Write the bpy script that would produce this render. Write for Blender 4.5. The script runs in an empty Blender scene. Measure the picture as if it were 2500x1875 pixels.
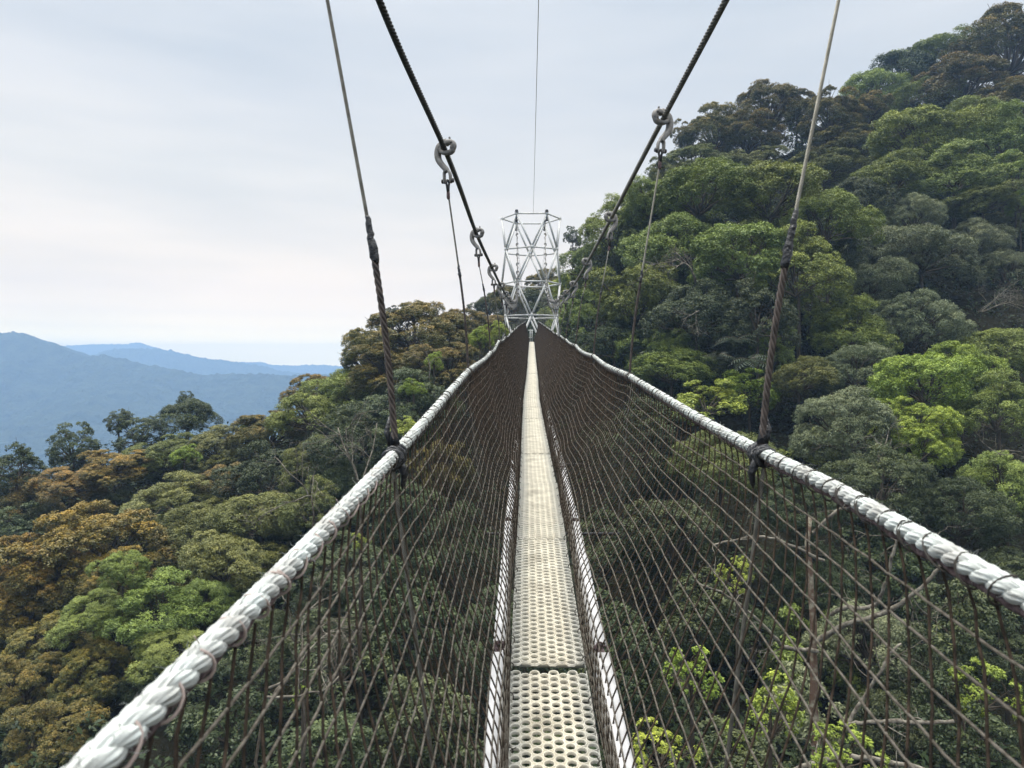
import bpy, math, random
import numpy as np
from mathutils import Vector, Matrix, Euler

sc = bpy.context.scene
COL = sc.collection
R_ = math.radians

# ------------------------------------------------------------------ camera
F = 1806.0                      # focal length in photo pixels (2500 wide), horizon at y = 900
CX, HY = 1250.0, 900.0
cam_d = bpy.data.cameras.new('camera'); cam = bpy.data.objects.new('camera', cam_d)
COL.objects.link(cam)
cam_d.lens = F / 2500 * 36; cam_d.sensor_width = 36
cam_d.clip_start = 0.05; cam_d.clip_end = 20000
cam.location = (0, 0, 0)
cam.rotation_euler = (R_(90), 0, 0)
cam_d.shift_y = -(937.5 - HY) / 2500       # level camera, lens a touch low
cam_d.dof.use_dof = True; cam_d.dof.focus_distance = 9.0; cam_d.dof.aperture_fstop = 7.5
sc.camera = cam
sc.render.resolution_x = 1024; sc.render.resolution_y = 768
sc.view_settings.view_transform = 'Standard'; sc.view_settings.look = 'None'
sc.view_settings.exposure = 0.0; sc.view_settings.gamma = 1.0
sc.render.engine = 'CYCLES'
sc.cycles.max_bounces = 5; sc.cycles.diffuse_bounces = 3; sc.cycles.glossy_bounces = 2
sc.cycles.transmission_bounces = 3; sc.cycles.volume_bounces = 1

def P(px, py, d):               # the point at depth d (metres ahead) seen at photo pixel px, py
    return np.array([(px - CX) / F * d, d, (HY - py) / F * d])

# ------------------------------------------------------------------ sky and sun
SUN_EL, SUN_AZ = 64, -60        # azimuth measured from straight ahead, negative = left
w = bpy.data.worlds.new('World'); sc.world = w; w.use_nodes = True
nt = w.node_tree; nt.nodes.clear()
N = nt.nodes.new; Lk = nt.links.new
out = N('ShaderNodeOutputWorld'); bg = N('ShaderNodeBackground')
sky = N('ShaderNodeTexSky'); sky.sky_type = 'NISHITA'; sky.sun_disc = False
sky.sun_elevation = R_(SUN_EL); sky.sun_rotation = R_(SUN_AZ)
bgs = N('ShaderNodeBackground'); bgs.inputs['Strength'].default_value = 0.05
Lk(sky.outputs[0], bgs.inputs['Color'])
tc = N('ShaderNodeTexCoord'); sep = N('ShaderNodeSeparateXYZ'); Lk(tc.outputs['Generated'], sep.inputs[0])
ramp = N('ShaderNodeValToRGB'); Lk(sep.outputs['Z'], ramp.inputs[0])
cr = ramp.color_ramp
SKY = [(0.0, (3.1, 2.25, 0.78)), (0.034, (2.85, 2.1, 0.80)), (0.05, (1.95, 1.52, 0.84)), (0.07, (1.52, 1.24, 0.86)), (0.1, (1.30, 1.10, 0.87)),
       (0.17, (1.12, 1.02, 0.90)), (0.24, (1.00, 0.965, 0.91)), (0.33, (0.84, 0.86, 0.885)), (0.45, (0.79, 0.835, 0.89)),
       (0.62, (1.7, 1.7, 1.7)), (1.0, (5.9, 5.85, 5.75))]
while len(cr.elements) < len(SKY): cr.elements.new(0.5)
for e, (p, c) in zip(cr.elements, SKY):
    e.position = p; e.color = (*c, 1)
mp = N('ShaderNodeMapping'); mp.inputs['Scale'].default_value = (1.2, 1.2, 6.5); mp.inputs['Rotation'].default_value = (0.12, 0.2, 0)
Lk(tc.outputs['Generated'], mp.inputs[0])
no = N('ShaderNodeTexNoise'); no.inputs['Scale'].default_value = 1.5; no.inputs['Detail'].default_value = 4; no.inputs['Roughness'].default_value = 0.5
Lk(mp.outputs[0], no.inputs['Vector'])
nr = N('ShaderNodeValToRGB'); Lk(no.outputs['Fac'], nr.inputs[0])
nr.color_ramp.elements[0].position = 0.35; nr.color_ramp.elements[0].color = (0.86, 0.90, 0.935, 1)
nr.color_ramp.elements[1].position = 0.68; nr.color_ramp.elements[1].color = (1.08, 1.065, 1.045, 1)
mul = N('ShaderNodeMix'); mul.data_type = 'RGBA'; mul.blend_type = 'MULTIPLY'; mul.inputs[0].default_value = 1.0
Lk(ramp.outputs[0], mul.inputs[6]); Lk(nr.outputs[0], mul.inputs[7])
Lk(mul.outputs[2], bg.inputs['Color']); bg.inputs['Strength'].default_value = 1.0
mx = N('ShaderNodeMixShader'); mx.inputs[0].default_value = 0.93
Lk(bgs.outputs[0], mx.inputs[1]); Lk(bg.outputs[0], mx.inputs[2]); Lk(mx.outputs[0], out.inputs['Surface'])
sd = bpy.data.lights.new('sun', 'SUN'); sun = bpy.data.objects.new('sun', sd); COL.objects.link(sun)
sd.energy = 2.2; sd.angle = R_(14); sd.color = (1.0, 0.95, 0.87)
az = R_(SUN_AZ); el = R_(SUN_EL)
sdir = Vector((math.sin(az) * math.cos(el), math.cos(az) * math.cos(el), math.sin(el)))
sun.rotation_euler = sdir.to_track_quat('Z', 'Y').to_euler()

# ------------------------------------------------------------------ helpers
def link(o, parent=None):
    COL.objects.link(o)
    if parent is not None: o.parent = parent
    return o

def tag(o, label=None, cat=None, group=None, kind=None):
    if label: o['label'] = label
    if cat: o['category'] = cat
    if group: o['group'] = group
    if kind: o['kind'] = kind
    return o

def empty(name, loc, label, cat, group=None):
    o = bpy.data.objects.new(name, None); o.empty_display_size = 0.2
    link(o); o.location = Vector(loc); tag(o, label, cat, group)
    return o

class MB:
    """collects pieces and links them as ONE mesh object"""
    def __init__(s): s.V = []; s.Q = []; s.U = []; s.M = []; s.n = 0; s.G = []
    def add(s, V, Q, U=None, m=0):
        V = np.asarray(V, float); Q = np.asarray(Q, int)
        s.V.append(V); s.Q.append(Q + s.n); s.n += len(V)
        s.U.append(np.zeros((len(V), 2)) if U is None else U); s.M.append(np.full(len(Q), m))
    def tube(s, pts, r, n=8, m=0, twist=0.0, lob=0, lobr=0.0, cap=True, vs=1.0):
        pts = np.asarray(pts, float); k = len(pts)
        r = np.full(k, r) if np.isscalar(r) else np.asarray(r, float)
        T = np.gradient(pts, axis=0); T /= np.linalg.norm(T, axis=1)[:, None] + 1e-12
        A = np.mean(np.abs(T), axis=0); ref = np.eye(3)[np.argmin(A)]
        B = np.cross(T, ref); B /= np.linalg.norm(B, axis=1)[:, None] + 1e-12
        C = np.cross(B, T)
        L = np.concatenate([[0], np.cumsum(np.linalg.norm(np.diff(pts, axis=0), axis=1))])
        a = np.linspace(0, 2 * math.pi, n, endpoint=False)[None, :] + (twist * L)[:, None]
        rr = r[:, None] * (1 + lobr * np.cos(lob * (np.linspace(0, 2 * math.pi, n, endpoint=False)[None, :])) * np.ones((k, 1)))
        V = pts[:, None, :] + rr[..., None] * (np.cos(a)[..., None] * B[:, None, :] + np.sin(a)[..., None] * C[:, None, :])
        V = V.reshape(-1, 3)
        i = np.arange(k - 1)[:, None] * n; j = np.arange(n)[None, :]; j2 = (j + 1) % n
        Q = np.stack([i + j, i + n + j, i + n + j2, i + j2], -1).reshape(-1, 4)
        U = np.stack([np.tile(np.arange(n) / n, k), np.repeat(L * vs, n)], -1)
        if cap:
            V = np.concatenate([V, pts[:1], pts[-1:]]); U = np.concatenate([U, [[0, 0], [0, 0]]])
            c0 = k * n; jj = np.arange(0, n, 2)
            if n % 2 == 0:
                Q = np.concatenate([Q, np.stack([np.full(len(jj), c0), jj, (jj + 1) % n, (jj + 2) % n], -1)])
                b = (k - 1) * n
                Q = np.concatenate([Q, np.stack([np.full(len(jj), c0 + 1), b + (jj + 2) % n, b + (jj + 1) % n, b + jj], -1)])
        s.add(V, Q, U, m)
    def box(s, c, sz, rot=None, m=0):
        c = np.asarray(c, float); h = np.asarray(sz, float) / 2
        V = np.array([[x, y, z] for x in (-1, 1) for y in (-1, 1) for z in (-1, 1)]) * h
        if rot is not None: V = V @ np.array(rot.to_matrix()).T
        Q = [[0, 1, 3, 2], [4, 6, 7, 5], [0, 4, 5, 1], [2, 3, 7, 6], [0, 2, 6, 4], [1, 5, 7, 3]]
        s.add(V + c, Q, None, m)
    def rope(s, pts, R, strands, pitch, n=8, m=0, lob=0, lobr=0.0, fat=1.12, tw=0.0):
        """laid rope: strands winding round the centre line"""
        pts = np.asarray(pts, float)
        T = np.gradient(pts, axis=0); T /= np.linalg.norm(T, axis=1)[:, None]
        A = np.mean(np.abs(T), axis=0); ref = np.eye(3)[np.argmin(A)]
        B = np.cross(T, ref); B /= np.linalg.norm(B, axis=1)[:, None]; C = np.cross(B, T)
        L = np.concatenate([[0], np.cumsum(np.linalg.norm(np.diff(pts, axis=0), axis=1))])
        q = math.sin(math.pi / strands); rs = R * q / (1 + q) * fat; rc = R - rs
        for k in range(strands):
            a = 2 * math.pi * (k / strands + L / pitch)
            p = pts + rc * (np.cos(a)[:, None] * B + np.sin(a)[:, None] * C)
            s.tube(p, rs, n, m, cap=False, lob=lob, lobr=lobr, twist=tw)
    def build(s, name, mats, parent=None, smooth=True, origin=None):
        me = bpy.data.meshes.new(name)
        V = np.concatenate(s.V); Q = np.concatenate(s.Q); U = np.concatenate(s.U); M = np.concatenate(s.M)
        if origin is not None: V = V - np.asarray(origin)
        fill_mesh(me, V, Q, smooth)
        uv = me.uv_layers.new(name='UVMap'); uv.data.foreach_set('uv', U[Q.reshape(-1)].astype(np.float32).ravel())
        mats = mats if isinstance(mats, (list, tuple)) else [mats]
        for mm in mats: me.materials.append(mm)
        if len(mats) > 1: me.polygons.foreach_set('material_index', M.astype(np.int32))
        o = bpy.data.objects.new(name, me); link(o, parent)
        if origin is not None: o.location = Vector(origin)
        return o

def fill_mesh(me, V, Q, smooth=True):
    V = np.asarray(V, np.float32); Q = np.asarray(Q, np.int32)
    me.vertices.add(len(V)); me.vertices.foreach_set('co', V.ravel())
    me.loops.add(Q.size); me.loops.foreach_set('vertex_index', Q.ravel())
    me.polygons.add(len(Q)); me.polygons.foreach_set('loop_start', np.arange(0, Q.size, Q.shape[1], dtype=np.int32))
    me.update(calc_edges=True); me.validate()
    if smooth and len(me.polygons) == len(Q): me.polygons.foreach_set('use_smooth', np.ones(len(Q), bool))

def curve(anchors, step=0.05, key=1):
    """smooth curve through anchors sorted by depth: monotone cubic on each coordinate"""
    A = np.array(sorted([tuple(a) for a in anchors], key=lambda a: a[key])); y = A[:, key]
    t = np.arange(y[0], y[-1], step)
    m = np.gradient(A, y, axis=0)
    i = np.clip(np.searchsorted(y, t, 'right') - 1, 0, len(y) - 2)
    h = (y[i + 1] - y[i]); u = ((t - y[i]) / h)[:, None]; h = h[:, None]
    return ((2*u**3-3*u**2+1)*A[i] + (u**3-2*u**2+u)*h*m[i] + (-2*u**3+3*u**2)*A[i+1] + (u**3-u**2)*h*m[i+1])

def at_y(c, y):
    return np.array([np.interp(y, c[:, 1], c[:, k]) for k in range(3)])

# ------------------------------------------------------------------ materials
def mat(name, col, rough=0.6, metal=0.0, spec=0.5, noise=None, bump=None, uvwave=None, sheen=0):
    m = bpy.data.materials.new(name); m.use_nodes = True
    t = m.node_tree; b = t.nodes['Principled BSDF']
    b.inputs['Base Color'].default_value = (*col, 1); b.inputs['Roughness'].default_value = rough
    b.inputs['Metallic'].default_value = metal; b.inputs['Specular IOR Level'].default_value = spec
    co = t.nodes.new('ShaderNodeTexCoord')
    if noise:
        sc_, col2, lo, hi = noise
        n = t.nodes.new('ShaderNodeTexNoise'); n.inputs['Scale'].default_value = sc_; n.inputs['Detail'].default_value = 5
        t.links.new(co.outputs['Object'], n.inputs['Vector'])
        r = t.nodes.new('ShaderNodeValToRGB'); t.links.new(n.outputs['Fac'], r.inputs[0])
        r.color_ramp.elements[0].position = lo; r.color_ramp.elements[0].color = (*col, 1)
        r.color_ramp.elements[1].position = hi; r.color_ramp.elements[1].color = (*col2, 1)
        t.links.new(r.outputs[0], b.inputs['Base Color'])
    h = None
    if uvwave:                                   # yarns winding round a strand
        nu, kv, dist = uvwave
        uv = t.nodes.new('ShaderNodeUVMap'); uv.uv_map = 'UVMap'
        se = t.nodes.new('ShaderNodeSeparateXYZ'); t.links.new(uv.outputs[0], se.inputs[0])
        a = t.nodes.new('ShaderNodeMath'); a.operation = 'MULTIPLY'; a.inputs[1].default_value = nu * 2 * math.pi; t.links.new(se.outputs[0], a.inputs[0])
        c = t.nodes.new('ShaderNodeMath'); c.operation = 'MULTIPLY_ADD'; c.inputs[1].default_value = kv * 2 * math.pi
        t.links.new(se.outputs[1], c.inputs[0]); t.links.new(a.outputs[0], c.inputs[2])
        s_ = t.nodes.new('ShaderNodeMath'); s_.operation = 'SINE'; t.links.new(c.outputs[0], s_.inputs[0])
        h = s_.outputs[0]
        bp = t.nodes.new('ShaderNodeBump'); bp.inputs['Strength'].default_value = 0.9; bp.inputs['Distance'].default_value = dist
        t.links.new(h, bp.inputs['Height']); t.links.new(bp.outputs[0], b.inputs['Normal'])
    if bump:
        n2 = t.nodes.new('ShaderNodeTexNoise'); n2.inputs['Scale'].default_value = bump[0]; n2.inputs['Detail'].default_value = 4
        t.links.new(co.outputs['Object'], n2.inputs['Vector'])
        b2 = t.nodes.new('ShaderNodeBump'); b2.inputs['Strength'].default_value = bump[1]; b2.inputs['Distance'].default_value = bump[2]
        t.links.new(n2.outputs['Fac'], b2.inputs['Height'])
        if h is not None: t.links.new(bp.outputs[0], b2.inputs['Normal'])
        t.links.new(b2.outputs[0], b.inputs['Normal'])
    return m

M_rope = mat('white_rope', (0.37, 0.365, 0.34), 0.95, spec=0.03, noise=(11, (0.57, 0.61, 0.58), 0.35, 0.65), uvwave=(7, -14, 0.0009), bump=(700, 0.8, 0.0015))
M_rope_m = mat('white_rope_left', (0.37, 0.365, 0.34), 0.95, spec=0.03, noise=(11, (0.57, 0.61, 0.58), 0.35, 0.65), uvwave=(7, 14, 0.0009), bump=(700, 0.8, 0.0015))
M_twine = mat('beige_twine', (0.36, 0.29, 0.26), 0.9, spec=0.2, bump=(600, 0.5, 0.001))
M_dtwine = mat('dark_twine', (0.05, 0.045, 0.04), 0.9, spec=0.2)
M_head = mat('net_headrope', (0.07, 0.05, 0.05), 0.95, spec=0.1, noise=(90, (0.16, 0.12, 0.12), 0.4, 0.6), bump=(200, 1.0, 0.004))
M_netv = mat('net_upright_cord', (0.018, 0.015, 0.012), 0.95, spec=0.05, noise=(35, (0.055, 0.040, 0.030), 0.4, 0.7), bump=(350, 1.0, 0.002))
M_neth = mat('net_long_cord', (0.070, 0.062, 0.050), 0.95, spec=0.05, noise=(60, (0.13, 0.117, 0.098), 0.4, 0.6), bump=(350, 1.0, 0.002))
M_cable = mat('grey_steel_cable', (0.10, 0.095, 0.08), 0.5, metal=0.6, noise=(30, (0.2, 0.19, 0.16), 0.35, 0.7))
M_dcable = mat('greased_dark_cable', (0.028, 0.026, 0.024), 0.5, metal=0.3, noise=(20, (0.06, 0.055, 0.045), 0.4, 0.7))
M_wire = mat('hanger_wire', (0.22, 0.21, 0.17), 0.5, metal=0.6, noise=(25, (0.33, 0.31, 0.26), 0.35, 0.7))
M_brown = mat('brown_wire_rope', (0.030, 0.023, 0.020), 0.7, metal=0.1, noise=(25, (0.085, 0.066, 0.056), 0.35, 0.7))
M_tape = mat('black_tape', (0.012, 0.013, 0.015), 0.32, spec=0.5, bump=(45, 1.0, 0.012))
M_galv = mat('galvanised_steel', (0.13, 0.125, 0.115), 0.55, metal=0.2, noise=(40, (0.24, 0.23, 0.215), 0.35, 0.7), bump=(120, 0.3, 0.001))
M_tower = mat('tower_steel', (0.42, 0.43, 0.42), 0.55, metal=0.05, noise=(3, (0.54, 0.54, 0.52), 0.3, 0.7))
M_dark = mat('dark_steel', (0.05, 0.05, 0.05), 0.5, metal=0.5)
M_alu = mat('aluminium_rail', (0.52, 0.51, 0.50), 0.5, metal=0.1, noise=(9, (0.74, 0.73, 0.72), 0.3, 0.7))
M_deck = mat('cream_deck', (0.45, 0.415, 0.335), 0.6, spec=0.25, noise=(7, (0.67, 0.63, 0.52), 0.3, 0.62), bump=(300, 0.35, 0.001))
# grey scuffing of the tread along the edges of each panel
t_ = M_deck.node_tree; b_ = t_.nodes['Principled BSDF']
src_ = b_.inputs['Base Color'].links[0].from_socket
co_ = t_.nodes.new('ShaderNodeTexCoord'); se_ = t_.nodes.new('ShaderNodeSeparateXYZ'); t_.links.new(co_.outputs['Object'], se_.inputs[0])
ab = t_.nodes.new('ShaderNodeMath'); ab.operation = 'ABSOLUTE'; t_.links.new(se_.outputs[0], ab.inputs[0])
nn = t_.nodes.new('ShaderNodeTexNoise'); nn.inputs['Scale'].default_value = 18; t_.links.new(co_.outputs['Object'], nn.inputs['Vector'])
ad = t_.nodes.new('ShaderNodeMath'); ad.operation = 'MULTIPLY_ADD'; ad.inputs[1].default_value = 0.08; t_.links.new(nn.outputs['Fac'], ad.inputs[0]); t_.links.new(ab.outputs[0], ad.inputs[2])
mr = t_.nodes.new('ShaderNodeMapRange'); mr.inputs[1].default_value = 0.11; mr.inputs[2].default_value = 0.185; t_.links.new(ad.outputs[0], mr.inputs[0])
mm = t_.nodes.new('ShaderNodeMix'); mm.data_type = 'RGBA'; t_.links.new(mr.outputs[0], mm.inputs[0]); t_.links.new(src_, mm.inputs[6]); mm.inputs[7].default_value = (0.46, 0.455, 0.41, 1)
t_.links.new(mm.outputs[2], b_.inputs['Base Color'])
M_bark = mat('bark', (0.05, 0.04, 0.028), 0.9, spec=0.1, noise=(4, (0.13, 0.11, 0.085), 0.35, 0.7), bump=(15, 0.8, 0.05))
M_lichen = mat('lichen_bark', (0.10, 0.065, 0.045), 0.9, spec=0.1, noise=(5.5, (0.22, 0.205, 0.155), 0.48, 0.66), bump=(20, 0.9, 0.03))
M_bare = mat('bare_grey_wood', (0.07, 0.058, 0.045), 0.9, spec=0.1, noise=(7, (0.25, 0.23, 0.185), 0.35, 0.7), bump=(20, 0.5, 0.02))

def leaf_mat(name, base, alt, flush, fs=0.8, var=0.35, rough=0.5, spec=0.35):
    """base / alt: leaf colours mixed per leaf; flush: colour of young leaves on the crown's outer twigs"""
    m = bpy.data.materials.new(name); m.use_nodes = True
    t = m.node_tree; b = t.nodes['Principled BSDF']; outn = t.nodes['Material Output']
    b.inputs['Roughness'].default_value = rough; b.inputs['Specular IOR Level'].default_value = spec
    a1 = t.nodes.new('ShaderNodeAttribute'); a1.attribute_name = 'rnd'
    a2 = t.nodes.new('ShaderNodeAttribute'); a2.attribute_name = 'tip'
    oi = t.nodes.new('ShaderNodeObjectInfo')
    m1 = t.nodes.new('ShaderNodeMix'); m1.data_type = 'RGBA'; t.links.new(a1.outputs['Fac'], m1.inputs[0])
    m1.inputs[6].default_value = (*base, 1); m1.inputs[7].default_value = (*alt, 1)
    tm = t.nodes.new('ShaderNodeMath'); tm.operation = 'MULTIPLY'; tm.inputs[1].default_value = fs; t.links.new(a2.outputs['Fac'], tm.inputs[0])
    m2 = t.nodes.new('ShaderNodeMix'); m2.data_type = 'RGBA'; t.links.new(tm.outputs[0], m2.inputs[0])
    t.links.new(m1.outputs[2], m2.inputs[6]); m2.inputs[7].default_value = (*flush, 1)
    hs = t.nodes.new('ShaderNodeHueSaturation'); t.links.new(m2.outputs[2], hs.inputs['Color'])
    mr = t.nodes.new('ShaderNodeMapRange'); mr.inputs[3].default_value = 1.12 - var * .7; mr.inputs[4].default_value = 1.12 + var * .7
    t.links.new(oi.outputs['Random'], mr.inputs[0]); t.links.new(mr.outputs[0], hs.inputs['Value'])
    mh = t.nodes.new('ShaderNodeMath'); mh.operation = 'MULTIPLY'; mh.inputs[1].default_value = 7.3; t.links.new(oi.outputs['Random'], mh.inputs[0])
    mf = t.nodes.new('ShaderNodeMath'); mf.operation = 'FRACT'; t.links.new(mh.outputs[0], mf.inputs[0])
    mr2 = t.nodes.new('ShaderNodeMapRange'); mr2.inputs[3].default_value = 0.485; mr2.inputs[4].default_value = 0.515
    t.links.new(mf.outputs[0], mr2.inputs[0]); t.links.new(mr2.outputs[0], hs.inputs['Hue'])
    t.links.new(hs.outputs[0], b.inputs['Base Color'])
    tr = t.nodes.new('ShaderNodeBsdfTranslucent'); t.links.new(hs.outputs[0], tr.inputs['Color'])
    ms = t.nodes.new('ShaderNodeMixShader'); ms.inputs[0].default_value = 0.12
    t.links.new(b.outputs[0], ms.inputs[1]); t.links.new(tr.outputs[0], ms.inputs[2]); t.links.new(ms.outputs[0], outn.inputs['Surface'])
    return m

LM = {
 'O': leaf_mat('leaves_orange', (0.050, 0.056, 0.014), (0.11, 0.090, 0.018), (0.38, 0.225, 0.030), 1.0, 0.12),
 'B': leaf_mat('leaves_bronze', (0.046, 0.060, 0.015), (0.095, 0.090, 0.020), (0.30, 0.20, 0.036), 0.95, 0.18),
 'G': leaf_mat('leaves_green', (0.068, 0.100, 0.019), (0.15, 0.19, 0.036), (0.30, 0.345, 0.06), 0.85, 0.22),
 'L': leaf_mat('leaves_olive', (0.060, 0.076, 0.020), (0.12, 0.135, 0.032), (0.22, 0.22, 0.050), 0.9, 0.18),
 'Y': leaf_mat('leaves_yellow_green', (0.10, 0.15, 0.022), (0.20, 0.25, 0.030), (0.38, 0.43, 0.050), 0.9, 0.15),
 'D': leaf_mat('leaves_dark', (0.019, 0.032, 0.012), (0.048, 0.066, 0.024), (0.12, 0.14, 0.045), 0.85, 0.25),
 'S': leaf_mat('leaves_silver', (0.085, 0.110, 0.052), (0.16, 0.185, 0.095), (0.27, 0.28, 0.14), 0.85, 0.2),
}

# ------------------------------------------------------------------ bridge lines (metres, y = distance ahead)
rng = np.random.default_rng(7)
deck_c = curve([(0.03, -3.6, -1.66), P(1356, 1875, 2.4), P(1339, 1628, 2.98), P(1322, 1316, 4.55), P(1307, 1099, 7.9),
                P(1301, 1034, 10.2), P(1298, 972, 13.9), P(1299, 925, 18.3), P(1298.5, 878, 27), P(1298, 835, 45)])
rail_l = curve([(-0.50, -2.5, -0.44), P(218, 1875, 0.77), P(965, 1108, 2.42), P(1142, 906, 5.2), P(1196, 861, 7.95),
                P(1219, 833, 10.6), P(1238, 820, 14.5), P(1259, 801, 22), P(1284, 784, 44.6)])
rail_r = curve([(0.86, -2.5, -0.46), P(2500, 1455, 1.14), P(2267, 1324, 1.41), P(2041, 1194, 1.86), P(1859, 1104, 2.42), P(1538, 918, 5.2),
                P(1448, 869, 7.95), P(1405, 843, 10.6), P(1379, 826, 14), P(1354, 811, 20), P(1314, 784, 44.6)])
cab_l = curve([(-1.05, -3, 3.0), (-0.717, 2.42, 2.0), (-0.644, 3.6, 1.79), P(1085, 362, 5.2), P(1163, 570, 7.95), P(1202, 655, 10.6),
               P(1222, 697, 13.3), P(1236, 722, 17), P(1252, 738, 24), P(1263, 712, 33), P(1263, 660, 38.5), P(1261.5, 546, 46)])
cab_r = curve([(1.6, -3, 3.25), (1.25, 2.42, 2.3), (1.155, 4.0, 1.99), P(1620, 288, 5.2), P(1493, 531, 7.95), P(1434, 640, 10.6),
               P(1402, 694, 13.3), P(1379, 719, 17), P(1354, 737, 24), P(1337, 712, 33), P(1333, 660, 38.5), P(1331, 546, 46)])
HY_ = [2.42, 5.2, 7.95, 10.6, 13.3, 16.0, 18.7, 21.3] + [23.2 + 1.5 * k for k in range(15)]
for c, ph in ((rail_l, 0.0), (rail_r, 1.3)):           # rope sags a little between hangers, hands have pulled it about
    hy = np.array([-0.4] + HY_); y = c[:, 1]
    i = np.clip(np.searchsorted(hy, y) - 1, 0, len(hy) - 2); u = np.clip((y - hy[i]) / (hy[i+1] - hy[i]), 0, 1)
    far = np.clip((y - 4) / 3, 0, 1)
    c[:, 2] -= 0.10 * far * np.clip(hy[i+1] - hy[i], 0, 2.7) / 2.7 * (u * (1 - u))
    c[:, 0] += 0.008 * np.sin(y * 1.7 + ph) * far

# ------------------------------------------------------------------ deck
deck = empty('walkway_deck', at_y(deck_c, 1.4), 'narrow cream perforated metal walkway running ahead to the lattice tower', 'walkway')
D0 = Vector(at_y(deck_c, 1.4))
def deck_panel_mesh(L):
    s_, cxs = 0.0433, 0.0375; nrow = int(L / s_)
    a = np.radians(np.arange(12) * 30)
    hexr = np.where(np.arange(12) % 2 == 0, s_ / math.sqrt(3), s_ / 2)
    prof = [(None, -0.002), (0.0214, 0.000), (0.0203, 0.0050), (0.0186, 0.0068), (0.0170, 0.0045), (0.0163, -0.001), (0.0163, -0.006)]
    rings = []
    for r, z in prof:
        rr = hexr if r is None else np.full(12, r)
        rings.append(np.stack([rr * np.cos(a), rr * np.sin(a), np.full(12, z)], -1))
    cell = np.concatenate(rings); nr_ = len(prof)
    q = []
    for k in range(nr_ - 1):
        for j in range(12): q.append([k*12+j, k*12+(j+1) % 12, (k+1)*12+(j+1) % 12, (k+1)*12+j])
    q = np.array(q); b = MB()
    for c in range(8):
        for r in range(nrow - (c % 2)):
            o = np.array([(c - 3.5) * cxs, (r + 0.5 + 0.5 * (c % 2)) * s_, 0])
            V = cell + o; V[:, 0] = np.clip(V[:, 0], -0.149, 0.149)
            b.add(V, q)
    for s in (-1, 1):
        b.box((s * 0.1505, nrow * s_ / 2, -0.012), (0.003, nrow * s_, 0.027))
    for y in (0.05, nrow * s_ / 2, nrow * s_ - 0.05):
        b.box((0, y, -0.021), (0.296, 0.018, 0.016))
    return b
PL = 1.56
pm = None; y0 = 2.99 - PL * 4 ; k = 0
while y0 + PL < 45.4:
    a_ = at_y(deck_c, y0); e_ = at_y(deck_c, y0 + PL)
    if pm is None:
        o = deck_panel_mesh(PL).build('deck_panel', M_deck, deck, smooth=False); pm = o.data
        pm.polygons.foreach_set('use_smooth', np.ones(len(pm.polygons), bool))
    else:
        o = bpy.data.objects.new('deck_panel', pm); link(o, deck)
    d_ = Vector(e_ - a_); L = d_.length
    o.location = Vector(a_) - D0 + Vector((0, 0, -0.012 if k == 3 else rng.uniform(-.004, .002)))
    o.rotation_euler = (math.atan2(d_.z, d_.y) + (0.006 if k == 3 else rng.uniform(-.006, .006)), rng.uniform(-.01, .01), -math.atan2(d_.x, d_.y) + rng.uniform(-.006, .006))
    o.scale = (1, (L - (0.035 if k == 3 else 0.008)) / PL, 1)
    y0 += PL; k += 1
BL = 1.56; y0 = 2.86 - BL * 4
while y0 < 44:
    for s in (-1, 1):
        a_ = at_y(deck_c, y0); e_ = at_y(deck_c, y0 + BL - 0.07)
        b = MB(); d_ = Vector(e_ - a_); L = d_.length; mid = (a_ + e_) / 2
        rot = Euler((math.atan2(d_.z, d_.y), 0, -math.atan2(d_.x, d_.y)))
        R3 = np.array(rot.to_matrix()); at3 = lambda x, z: mid + R3 @ np.array([x, 0, z])
        b.box(at3(s * .178, .070), (0.004, L, 0.196), rot)
        b.box(at3(s * .1965, .1702), (0.041, L, 0.004), rot)
        b.box(at3(s * .2155, .158), (0.003, L, 0.021), rot)
        b.box(at3(s * .1885, -.0285), (0.025, L, 0.004), rot)
        b.build('side_rail', M_alu, deck, smooth=False, origin=None).location = -D0
        b = MB()                                   # rusty shackle and wire at the joint of two rails
        j_ = e_ + [s * .195, 0.035, 0.165]
        for q in range(3):
            a0 = np.linspace(0, 2 * math.pi, 13) ; rr = 0.013 + 0.004 * rng.random()
            c_ = j_ + rng.normal(0, 0.006, 3)
            b.tube(c_ + np.stack([rr * np.cos(a0), rr * 0.7 * np.sin(a0 + q), rr * np.sin(a0)], -1), 0.0035, 6, cap=False)
        b.box(j_ - [0, 0, 0.012], (0.024, 0.08, 0.014))
        b.build('rail_joint', M_head, deck).location = -D0
    y0 += BL
for y in HY_:                                      # cross bar under the deck at every pair of hangers
    c_ = at_y(deck_c, y) - [0, 0, 0.16]
    b = MB(); b.tube([c_ - [0.40, 0, 0], c_ + [0.56, 0, 0]], 0.011, 8)
    b.build('cross_bar', M_dark, deck).location = -D0
b = MB()                                           # black ties lacing the tread to the net's foot
y = 0.9
while y < 26:
    for s in (-1, 1):
        c_ = at_y(deck_c, y + rng.uniform(-.05, .05)) + [s * 0.152, 0, 0.003]
        a0 = np.linspace(0, 2 * math.pi, 11); tl = rng.uniform(-.6, .6)
        b.tube(c_ + np.stack([0.014 * np.cos(a0), 0.02 * np.sin(a0) * math.sin(tl), 0.018 * np.sin(a0)], -1), 0.0022, 5, cap=False)
        if rng.random() < .6:
            b.tube([c_, c_ + [s * -0.004 + rng.uniform(-.02, .02), rng.uniform(-.03, .03), 0.02 + 0.02 * rng.random()]], 0.0016, 5)
        if rng.random() < .45:
            yy = np.linspace(0, 0.3, 8); pts = np.array([at_y(deck_c, y + q) for q in yy]) + [s * 0.153, 0, 0.008]
            pts[:, 0] += rng.normal(0, .003, 8); pts[:, 2] += rng.normal(0, .003, 8); b.tube(pts, 0.0018, 5)
    y += 0.26
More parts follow.
